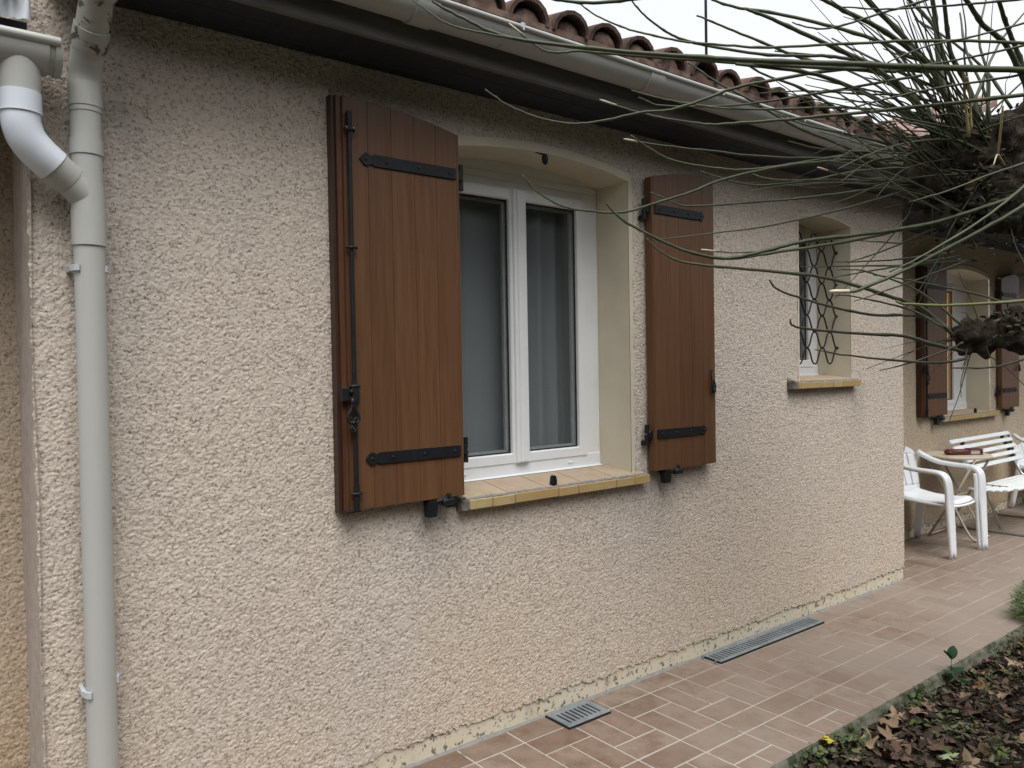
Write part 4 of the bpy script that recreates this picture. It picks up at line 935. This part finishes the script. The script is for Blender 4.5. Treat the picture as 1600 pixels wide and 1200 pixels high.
def weed_pos():
    cx, cy, r = random.choice([(2.72, -.90, .05), (2.88, -.93, .06), (3.45, -1.12, .10), (3.95, -.98, .09), (4.15, -1.10, .12), (4.6, -1.0, .12), (4.9, -.97, .12), (3.3, -1.35, .14), (3.6, -.92, .06), (2.98, -.92, .05)])
    x = random.gauss(cx, r); y = min(random.gauss(cy, r*.7), -.885)
    return (x, y, bed_z(x, y)+random.uniform(.01, .06)), (0, -.3, 1)
tag(scatter("weeds", MT['weeds'], 620, weed_pos, (.012, .040), 0, .4, .5), kind="stuff")
mb = MB()
for i in range(500):
    (x, y, z), _ = bed_pos(); a = random.uniform(0, 2*PI); l = random.uniform(.02, .07)
    mb.add([(x, y, z-.01), (x+.0015, y+.001, z-.01), (x+l*.6*math.cos(a), y+l*.6*math.sin(a), z+l*.5)], [(0, 1, 2)])
tag(mb.build("moss_and_grass", MT['leaf_green']), kind="stuff")

# single fallen leaves
def lobed(mat, s, seed, curl=.35, lobes=5):
    rnd = random.Random(seed); pts = []; n = lobes*4
    for i in range(n):
        a = -PI*.88+2*PI*.88*i/(n-1); ph = i % 4
        r = (.50, .74, 1.0, .76)[ph]*s*(.66+.34*math.cos(a*.62))*rnd.uniform(.85, 1.12)
        pts.append((r*math.cos(a), r*math.sin(a)))
    c1, c2 = rnd.uniform(-curl, curl), rnd.uniform(.2*curl, curl)
    def Zf(x, y): return c2*(y*y)/s*1.6+c1*x*x/s+.10*s*math.sin(x/s*5+seed)*math.cos(y/s*6)+rnd.uniform(-.02, .02)*s
    V = [(0, 0, .0)]; F = []
    for k, f in enumerate((.5, 1.0)):
        for (x, y) in pts: V.append((x*f, y*f, Zf(x*f, y*f)))
    for i in range(n-1):
        F += [(0, 1+i, 2+i), (1+i, 1+n+i, 2+n+i, 2+i)]
    mb = MB(); mb.add(V, F)
    mb.tube([(0, 0, .001), (-.35*s, .02*s, .004), (-.75*s, .06*s, .012)], [.0014, .0012, .0010], 5)
    return mb.mesh("fallen_leaf", mat, True)
protos = [lobed(MT['leaf_tan'], .070, k, .5) for k in range(5)]+[lobed(MT['leaf_brown'], .066, 20+k, .5) for k in range(4)]
spots = [(3.23, -.955, 0), (3.33, -.935, 1), (3.45, -.955, 2), (3.53, -.985, 3), (4.33, -1.04, 4), (4.52, -1.06, 0), (4.18, -1.02, 2), (3.12, -1.02, 1), (3.0, -.97, 3), (3.05, -1.10, 5), (3.18, -1.16, 6), (3.75, -1.02, 4), (3.38, -1.04, 7), (3.9, -1.13, 0), (3.72, -1.24, 5), (3.55, -1.34, 2), (3.3, -1.28, 8), (2.95, -1.08, 6), (3.47, -1.2, 7), (4.0, -1.28, 3), (4.45, -1.2, 1), (4.7, -1.15, 4), (4.85, -1.05, 5), (3.62, -1.11, 8), (2.86, -.99, 2), (3.85, -.96, 7), (4.08, -.955, 1), (3.15, -1.3, 4), (3.42, -1.45, 0), (3.8, -1.42, 6)]
for (x, y, k) in spots:
    o = link("fallen_leaf", protos[k]); o.location = (x, y, bed_z(x, y)+.022); s = random.uniform(.75, 1.2); o.scale = (s, s, s)
    o.rotation_euler = (random.uniform(-.5, .3), random.uniform(-.4, .4), random.uniform(0, 2*PI))
    hue = "pale tan" if k < 5 else "dark brown"
    zone = ("by the paving edge, between yellow leaf and seedling" if y > -1.03 and x < 3.9 else "by the paving edge, beyond the green seedling" if x >= 3.9 else "in the garden bed, away from the paving")
    tag(o, hue+" lobed dead leaf lying "+zone, "leaf", hue+" dead leaves lying "+zone)
def one_leaf(mat, s, x, y, seed, label, rx=-.2, z=.03):
    o = link("fallen_leaf", lobed(mat, s, seed, .25)); o.location = (x, y, bed_z(x, y)+z); o.rotation_euler = (rx, .15, random.uniform(0, 6)); tag(o, label, "leaf")
one_leaf(MT['leaf_yellow'], .050, 2.835, -.905, 41, "bright yellow leaf at the edge of the paving", -.1, .05)
one_leaf(MT['leaf_red'], .055, 3.95, -1.04, 42, "reddish brown curled leaf with pale ribs on the garden bed", -.5)
one_leaf(MT['leaf_green'], .062, 3.36, -1.03, 43, "fresh green leaf among the tan dead leaves", -.3)
one_leaf(MT['leaf_pale'], .050, 3.12, -1.235, 44, "pale whitish green leaf low on the garden bed", -.2)

# seedling at the kerb
sp_ = tag(empty("seedling", (3.93, -.905, bed_z(3.93, -.905))), "small dark green seedling with rounded leaves standing at the paving edge", "plant")
mb = MB(); mb.tube([(0, 0, -.02), (.004, 0, .05), (.0, .0, .105), (.004, -.003, .135)], [.002, .0017, .0014, .001], 6, 3); mb.build("stem", MT['sprig'], sp_, True)
def oval(L, Wl):
    P = []
    for i in range(9):
        t = i/8; w = Wl*math.sin(PI*min(1, t*.97+.02))**.7*.5
        P.append([(t*L, s*w, .10*L*math.sin(t*PI)-.25*abs(s)*w+.06*L*t) for s in (-1, -.5, 0, .5, 1)])
    return MB().grid(P).mesh("leaf", MT['sprig'], True)
lm = oval(.062, .042)
for (z, a, ti, s) in ((.128, 2.75, -.75, .95), (.122, .15, -.9, 1.1), (.062, 3.3, -.2, 1.25), (.060, -.4, -.15, 1.2), (.03, -1.5, -.1, 1.1), (.035, 1.4, -.3, .9)):
    o = link("leaf", lm, sp_); o.location = (.002, 0, z); o.rotation_euler = (0, ti, a); o.scale = (s, s, s)

# spiky green shrub at the paving edge
shb = tag(empty("shrub", (5.13, -.96, -.06)), "small bright green needle-leaved shrub overhanging the paving edge", "shrub")
V = []; F = []; A = []
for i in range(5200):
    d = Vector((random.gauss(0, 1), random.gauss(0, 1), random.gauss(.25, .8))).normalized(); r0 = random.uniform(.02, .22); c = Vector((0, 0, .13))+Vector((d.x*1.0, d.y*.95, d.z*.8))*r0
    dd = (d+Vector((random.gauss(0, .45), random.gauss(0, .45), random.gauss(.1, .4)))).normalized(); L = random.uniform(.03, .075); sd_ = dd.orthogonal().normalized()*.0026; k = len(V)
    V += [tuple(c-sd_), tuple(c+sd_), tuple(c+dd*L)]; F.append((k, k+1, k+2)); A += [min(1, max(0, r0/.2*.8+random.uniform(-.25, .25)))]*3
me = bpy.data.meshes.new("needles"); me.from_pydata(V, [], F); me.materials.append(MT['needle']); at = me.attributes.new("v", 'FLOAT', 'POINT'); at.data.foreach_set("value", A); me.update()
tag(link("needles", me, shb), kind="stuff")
for i in range(7):
    mb = MB(); a = i*.9; mb.tube([(0, 0, -.05), (.03*math.cos(a), .03*math.sin(a), .06), (.09*math.cos(a), .09*math.sin(a), .17)], [.006, .005, .003], 6, 3); mb.build("stem", MT['shoot_dark'], shb, True)

# ================================================================== TERRACE FURNITURE
def armchair():
    o = empty("garden_chair")
    W, Z0 = .42, .415
    def shell(P, name, th=.006):
        ob = MB().grid(P).build(name, MT['plastic'], o, True); so = ob.modifiers.new("t", 'SOLIDIFY'); so.thickness = th; so.offset = 0; return ob
    # seat (front is -y)
    P = []
    for i in range(17):
        t = i/16; y = -.225+.45*t
        hw = .215-.02*t
        if t < .12: hw *= .93+.07*(t/.12)
        zz = Z0-.028*math.sin(PI*min(1, t*1.02))+.012*t-(.030*(1-t/.09)**2 if t < .09 else 0)
        P.append([(hw*u, y, zz+.022*abs(u)**3-(.018 if abs(u) > .99 else 0)) for u in [j/8-1 for j in range(17)]])
    shell(P, "seat")
    MB().tube([(-.2, -.222, Z0-.034), (-.1, -.240, Z0-.036), (0, -.246, Z0-.037), (.1, -.240, Z0-.036), (.2, -.222, Z0-.034)], .010, 8, 4).tube([(-.205, .21, Z0-.01), (-.215, 0, Z0-.018), (-.21, -.215, Z0-.026)], .010, 6).tube([(.205, .21, Z0-.01), (.215, 0, Z0-.018), (.21, -.215, Z0-.026)], .010, 6).build("seat_rim", MT['plastic'], o, True)
    # backrest panels between long slots, under a rounded top rail
    zb, ztp = Z0-.005, .80
    def backpt(u, s):                # u across -1..1, s up 0..1
        hw = .195+.035*s-.06*max(0, s-.8)*2
        return (hw*u, .205+.055*s+.055*(1-u*u)*(.25+.75*s)+.015*s*s, zb+(ztp-zb)*s-.05*max(0, s-.75)*4*abs(u)**3)
    slots = [-.62, -.21, .21, .62]; bounds = [-1]+slots+[1]
    for a, b in zip(bounds, bounds[1:]):
        g = .020
        aa = a+(g if a > -1 else 0); bb = b-(g if b < 1 else 0)
        P = [[backpt(aa+(bb-aa)*j/4, .14+.68*i/10) for j in range(5)] for i in range(11)]
        shell(P, "back_slat", .007)
    shell([[backpt(j/10-1, .815+.185*i/5) for j in range(21)] for i in range(6)], "top_rail", .008)
    shell([[backpt(j/10-1, .0+.155*i/5) for j in range(21)] for i in range(6)], "back_foot", .008)
    for s in (-1, 1):
        # armrest: broad strip sweeping down from the back then forward, turning into the front leg
        path = [((.215)*s, .245, .735, .030), (.236*s, .19, .695, .034), (.252*s, .09, .655, .040), (.262*s, -.03, .640, .046), (.264*s, -.14, .636, .048), (.262*s, -.205, .625, .050), (.258*s, -.235, .585, .054), (.252*s, -.245, .50, .058), (.248*s, -.248, .40, .062), (.245*s, -.258, .20, .054), (.243*s, -.268, .0, .044)]
        pts = [Vector(p[:3]) for p in path]; ws = [p[3]*1.3 for p in path]; pts, ws = catmull(pts, ws, 4)
        P = []; Q = []
        for i, p in enumerate(pts):
            t = (pts[min(i+1, len(pts)-1)]-pts[max(i-1, 0)]).normalized(); side = Vector((1, 0, 0)); side = (side-t*side.dot(t)).normalized(); nn = side.cross(t)
            w = ws[i]
            P.append([p-side*w*.5-nn*.026, p-side*w*.47, p, p+side*w*.47, p+side*w*.5-nn*.026])
            if i > 22: Q.append([p-side*s*w*.5-nn*.0, p-side*s*w*.5+Vector((0, .013, 0)), p-side*s*w*.5+Vector((0, .027, 0))])
        shell(P, "armrest", .006); shell(Q, "front_leg", .006)
        # rear leg: angle section
        L = []
        for i in range(7):
            t = i/6; z = Z0*(1-t)+.005; x = (.200+.035*t)*s; y = .205+.055*t; w = .050-.014*t
            L.append([(x-s*w, y-.0, z), (x, y+.012, z), (x+s*.004, y-w*.9, z)])
        shell(L, "rear_leg", .006)
    return o
c1 = armchair(); c1.location = (6.455, .285, 0); c1.rotation_euler = (0, 0, rad(-4))
tag(c1, "white plastic armchair nearest the house corner, facing the garden", "chair", "white plastic armchairs on the terrace")
c2 = copy_tree(c1); c2.location = (9.02, .30, 0); c2.rotation_euler = (0, 0, rad(5)); tag(c2, "white plastic armchair beyond the slatted bench, cut by the picture edge", "chair")

bn = tag(empty("slatted_bench", (7.16, 0, 0)), "white slatted bench on bent steel tubes against the terrace wall", "bench")
BL = 1.30
for i in range(7):
    y = -.055+i*.055; z = .425-.012*math.sin(i/6*PI)-.004*i
    x0 = .04 if i == 0 else -.03
    mb = MB(); mb.cbox(x0, BL, y-.019, y+.019, z-.009, z+.009, .004); mb.build("seat_slat", MT['slat'], bn)
for i in range(5):
    t = i/4; y = .335+.115*t; z = .56+.225*t
    mb = MB(); mb.m = Matrix.Translation((0, y, z)) @ Matrix.Rotation(-.42, 4, 'X'); mb.cbox(.03-.02*t, BL+.02-.03*t, -.008, .008, -.0185, .0185, .004); mb.build("back_slat", MT['slat'], bn)
for x in (.25, BL-.17):
    mb = MB(); mb.tube([(x, .47, .80), (x, .36, .58), (x, .30, .46), (x, .25, .405), (x, .10, .400), (x, -.03, .400), (x, -.07, .385), (x, -.085, .33), (x, -.085, .09), (x, -.06, .025), (x, -.01, .012), (x, .30, .012), (x, .46, .012), (x, .49, .03)], .0115, 10, 4); mb.build("tube_frame", MT['chrome'], bn, True)
    mb = MB(); mb.tube([(x+.03, .345, .56), (x+.03, .27, .36), (x+.03, .15, .03)], .010, 8); mb.build("rear_brace", MT['chrome'], bn, True)
    mb = MB(); mb.tube([(x, .27, .40), (x, .12, .02)], .0045, 6); mb.build("stay_rod", MT['chrome'], bn, True)
    mb = MB(); mb.box(x-.010, x+.010, -.06, .30, .400, .412); mb.build("slat_bearer", MT['wood_end'], bn)
    for i in range(4):
        mb = MB(); t = (i+.5)/4; mb.box(x-.012, x+.012, .335+.115*t-.006, .335+.115*t+.02, .56+.225*t-.014, .56+.225*t+.014); mb.build("back_clip", MT['rubber'], bn)
tb = tag(empty("folding_table", (7.02, .33, 0)), "small beige folding table with crossed legs behind the white armchair", "table")
mb = MB(); mb.tube([(0, 0, .683), (0, 0, .688), (0, 0, .700), (0, 0, .704)], [.252, .262, .262, .256], 40); mb.build("tabletop", MT['table'], tb, angle=30)
for s in (-1, 1):
    mb = MB(); mb.tube([(s*.15, -.20, .68), (s*.15, -.05, .38), (s*.16, .16, .015)], .010, 8); mb.build("leg", MT['table_leg'], tb, True)
    mb = MB(); mb.tube([(s*.12, .20, .68), (s*.12, .02, .36), (s*.13, -.14, .06), (s*.13, -.20, .012)], .010, 8, 3); mb.build("leg", MT['table_leg'], tb, True)
mb = MB(); mb.tube([(-.16, .16, .02), (.16, .16, .02)], .008, 8); mb.tube([(-.13, -.19, .016), (.13, -.19, .016)], .008, 8); mb.tube([(-.15, -.04, .37), (.15, -.04, .37)], .008, 8); mb.build("cross_bar", MT['table_leg'], tb, True)
bk = tag(empty("leather_case", (7.03, .27, .7045), rad(-38)), "dark maroon leather case with pale pages showing, lying on the beige table", "case")
mb = MB(); mb.cbox(-.17, .03, -.055, .055, .0, .034, .010); mb.ball((-.165, 0, .018), .05, 12, 8, (.75, 1.05, .38)); mb.build("case_body", MT['maroon'], bk, angle=40)
mb = MB(); mb.cbox(.032, .125, -.045, .045, .004, .034, .003); mb.build("pages", MT['paper'], bk)
mb = MB(); mb.cbox(.028, .15, -.056, .056, .0, .004, .0015); mb.cbox(.028, .15, -.056, .056, .0345, .039, .0015); mb.cbox(.126, .150, -.056, .056, .004, .0345, .006); mb.build("cover", MT['maroon'], bk)

bk.scale = (.84, .9, 1.25)
# aerial on the roof ridge
an = tag(empty("aerial", (7.40, 3.18, 3.80)), "thin dark television aerial mast rising above the roof tiles", "aerial")
MB().cyl((0, 0, -.1), (0, 0, 4.2), .016, 10).build("mast", MT['iron'], an, True)
mb = MB(); mb.cyl((-.6, 0, 4.0), (.7, 0, 4.0), .010, 8); mb.build("boom", MT['iron'], an, True)
for i in range(8):
    mb = MB(); x = -.55+i*.17; mb.cyl((x, -.22, 4.0), (x, .22, 4.0), .005, 6); mb.build("rod", MT['iron'], an, True)

# ================================================================== POLLARDED TREE
tree = tag(empty("pollarded_tree", (3.45, -2.05, -.06)), "bare pollarded tree with gnarled knuckles and long green whippy shoots reaching across the house", "tree")
TO = Vector((3.45, -2.05, -.06))
def Lc(p): return tuple(Vector(p)-TO)
mb = MB()
mb.tube([Lc(p) for p in [(3.45, -2.05, -.12), (3.45, -2.03, .3), (3.47, -2.0, .9), (3.50, -1.93, 1.45), (3.52, -1.82, 1.78)]], [.17, .13, .115, .115, .13], 16, 4)
mb.tube([Lc(p) for p in [(3.52, -1.85, 1.7), (3.50, -1.62, 1.90), (3.44, -1.45, 2.02), (3.36, -1.33, 2.14), (3.30, -1.27, 2.30)]], [.11, .095, .09, .10, .09], 12, 4)
mb.tube([Lc(p) for p in [(3.50, -1.86, 1.55), (3.46, -1.6, 1.56), (3.38, -1.42, 1.58), (3.30, -1.30, 1.59)]], [.075, .06, .052, .05], 10, 4)
knobs = [(3.28, -1.26, 2.30, .115), (3.22, -1.20, 2.24, .085), (3.10, -1.16, 2.26, .06), (3.06, -1.14, 2.20, .05), (3.12, -1.17, 2.18, .065), (3.14, -1.16, 2.32, .055), (3.08, -1.15, 2.12, .045), (3.17, -1.18, 2.06, .06), (3.33, -1.24, 2.20, .10), (3.36, -1.35, 2.34, .10), (3.25, -1.22, 2.37, .07), (3.40, -1.36, 2.24, .10), (3.20, -1.19, 2.15, .06), (3.28, -1.24, 2.12, .08), (3.42, -1.42, 2.40, .085), (3.34, -1.34, 2.06, .08), (3.46, -1.46, 2.18, .10),
         (3.27, -1.27, 1.60, .050), (3.22, -1.245, 1.585, .036), (3.245, -1.26, 1.63, .034), (3.32, -1.33, 1.61, .060), (3.30, -1.29, 1.56, .042), (3.25, -1.25, 1.545, .032), (3.36, -1.38, 1.645, .062), (3.38, -1.40, 1.58, .055), (3.205, -1.235, 1.61, .024), (3.42, -1.46, 1.62, .055)]
for x, y, z, r in knobs:
    mb.ball(Lc((x, y, z)), r, 12, 8, (random.uniform(.85, 1.1), random.uniform(.85, 1.1), random.uniform(.8, 1.15)))
    for k in range(4):
        d = Vector((random.gauss(0, 1), random.gauss(0, 1), random.gauss(0, 1))).normalized()
        mb.ball(Lc(Vector((x, y, z))+d*r*.85), r*random.uniform(.25, .45), 8, 6)
trunk = mb.build("trunk", MT['bark'], tree, True)
rm_ = trunk.modifiers.new("r", 'REMESH'); rm_.mode = 'VOXEL'; rm_.voxel_size = .011; rm_.use_smooth_shade = True
tx = bpy.data.textures.new("bark_clouds", 'CLOUDS'); tx.noise_scale = .05; tx.noise_depth = 4
dm = trunk.modifiers.new("d", 'DISPLACE'); dm.texture = tx; dm.strength = .04; dm.mid_level = .5; dm.texture_coords = 'LOCAL'
SHM = [MT['shoot'], MT['shoot_dark'], MT['shoot_yellow'], MT['straw']]
ns = 0
for k, rt, rb, P in SHOOTS:
    pts = [Vector(p)/1000-TO for p in P]; n = len(pts)
    rs = [.9*(rt+(rb-rt)*(i/(n-1))**.9)/1e5 for i in range(n)]
    sub = 6 if n > 4 else 5
    pp, rr = catmull(pts, rs, sub)
    for i in range(3, len(rr)-2, 7+(ns % 3)): rr[i] *= 1.22       # nodes
    pp = [p+Vector((random.gauss(0, .0005), random.gauss(0, .0005), random.gauss(0, .0006))) for p in pp]
    mb = MB(); mb.tube(pp, rr, 7)
    o = mb.build("shoot", SHM[k], tree, True); ns += 1
    if k == 0:
        mb = MB(); L = 0
        for i in range(3, len(rr)-2, 7+((ns-1) % 3)):              # little buds
            d = Vector((random.gauss(0, 1), random.gauss(0, 1), random.gauss(.6, .6))).normalized(); t = (pp[i-1]-pp[i+1]).normalized()
            mb.tube([pp[i], pp[i]+(t*.7+d*.6)*.008], [rr[i]*.55, rr[i]*.2], 5)
        if mb.v: mb.build("buds", SHM[k], o, True)
# pale broken tips
for i in (2, 4, 12, 18, 20, 7):
    P = SHOOTS[i][3]; a = Vector(P[0])/1000-TO; b = Vector(P[1])/1000-TO; d = (b-a).normalized(); r = SHOOTS[i][1]/1e5*1.25
    mb = MB(); mb.tube([a-d*.012, a, a+d*.05], [r*.5, r, r*1.05], 7); mb.build("broken_tip", MT['tip'], tree, True)
# a fan of thin straight shoots leaning out over the path towards the near window
for i in range(26):
    st = Vector((3.20, -1.22, 2.24))+Vector((random.uniform(-.10, .10), random.uniform(-.07, .05), random.uniform(-.20, .18)))
    d = Vector((-1, random.uniform(-.25, .42), random.uniform(-.12, .75))).normalized(); L = random.uniform(.35, 1.15); bend = random.uniform(-.05, .22); tp = Vector((random.gauss(0, .03), random.gauss(0, .03), 0))
    pts = [st+d*L*(j/6)+Vector((0, 0, -bend*L*(j/6)**2))+tp*(j/6)**2 for j in range(7)]
    if max(p.y for p in pts) > -.62: continue
    r = random.uniform(.0026, .0052)
    mb = MB(); mb.tube([p-TO for p in pts], [r*(1-.66*j/6) for j in range(7)], 6, 3); mb.build("shoot", SHM[random.choice((0, 0, 0, 1))], tree, True)
# finer shoots crowding the far side of the head
hd = Vector((3.29, -1.26, 2.27))
for i in range(70):
    th = random.uniform(-.35, 1.25) if i < 44 else random.uniform(-1.4, 3.6)
    # directions spread from the path side round towards the house and up
    d = Vector((-math.cos(th)*random.uniform(.5, 1), math.cos(th)*random.uniform(.0, .75), math.sin(th)*random.uniform(.5, 1)+random.uniform(-.1, .2))).normalized()
    st = hd+Vector((random.uniform(-.06, .10), random.uniform(-.10, .05), random.uniform(-.12, .12)))
    L = random.uniform(.35, .95); pts = []
    for j in range(6):
        t = j/5; pts.append(st+d*L*t+Vector((0, 0, -.16*L*t*t*random.uniform(.3, 1.2)))+Vector((random.gauss(0, .008), random.gauss(0, .008), random.gauss(0, .008)))*t)
    if pts[-1].y > -.5 and pts[-1].z > 2.3: continue
    if pts[-1].y > -.1: continue
    r = random.uniform(.003, .007)
    mb = MB(); mb.tube([p-TO for p in pts], [r*(1-.72*j/5) for j in range(6)], 6, 4); mb.build("shoot", SHM[random.choice((0, 0, 0, 1, 1))], tree, True)
for i in range(56):
    st = Vector(random.choice(((3.30, -1.29, 1.6), (3.25, -1.26, 1.58), (3.34, -1.34, 1.62), (3.12, -1.18, 2.1), (3.10, -1.17, 2.2), (3.28, -1.27, 2.1), (3.36, -1.34, 2.15)))); d = Vector((random.gauss(-.4, .6), random.gauss(.2, .5), random.gauss(.1, .7))).normalized(); L = random.uniform(.10, .42)
    mb = MB(); pts = [st+d*L*j/4+Vector((0, 0, -.05*(j/4)**2)) for j in range(5)]; r = random.uniform(.0015, .0035); mb.tube([p-TO+Vector((random.gauss(0, .006), random.gauss(0, .006), random.gauss(0, .006))) for p in pts], [r*(1-.6*j/4) for j in range(5)], 5, 3); mb.build("twig", SHM[random.choice((1, 1, 1, 0))], tree, True)
def head_pos():
    q = random.random()
    c, sg = ((Vector((3.31, -1.27, 2.16)), (.085, .06, .09)) if q < .66 else (Vector((3.42, -1.42, 2.12)), (.07, .06, .11)) if q < .84 else (Vector((3.35, -1.36, 1.63)), (.045, .04, .026)))
    p = c+Vector((random.gauss(0, sg[0]), random.gauss(0, sg[1]), random.gauss(0, sg[2])))
    return tuple(p-TO), tuple((p-c).normalized())
tag(scatter("dry_leaves", MT['headleaf'], 2300, head_pos, (.014, .042), 0, .7, .7, tree), kind="stuff")

# ================================================================== HEDGE ACROSS THE GARDEN (seen in the window panes)
hg = tag(empty("hedge", (6, -8.4, -.16)), "tall dark evergreen hedge across the garden, mirrored in the window panes", "hedge")
def hedge_h(x): return 5.9+.7*math.sin(x*.7)+.35*math.sin(x*1.9+1)  # hedge stands out of view; its height is also set to shade the eaves
P = [[(x, -.35+.1*math.sin(x*3), 0), (x, .0, hedge_h(x)*.5), (x, -.2, hedge_h(x)-.25), (x, -1.0, hedge_h(x)-.4)] for x in [i*.5-28 for i in range(113)]]
MB().grid(P).build("hedge_core", MT['hedge_core'], hg, True)
def hpos():
    x = random.uniform(-28, 28); z = random.uniform(0, hedge_h(x)); y = .05+random.uniform(-.15, .35)
    return (x, y, z), (0, 1, .3)
tag(scatter("hedge_leaves", MT['hedge'], 16000, hpos, (.14, .34), 0, .4, .6, hg), kind="stuff")
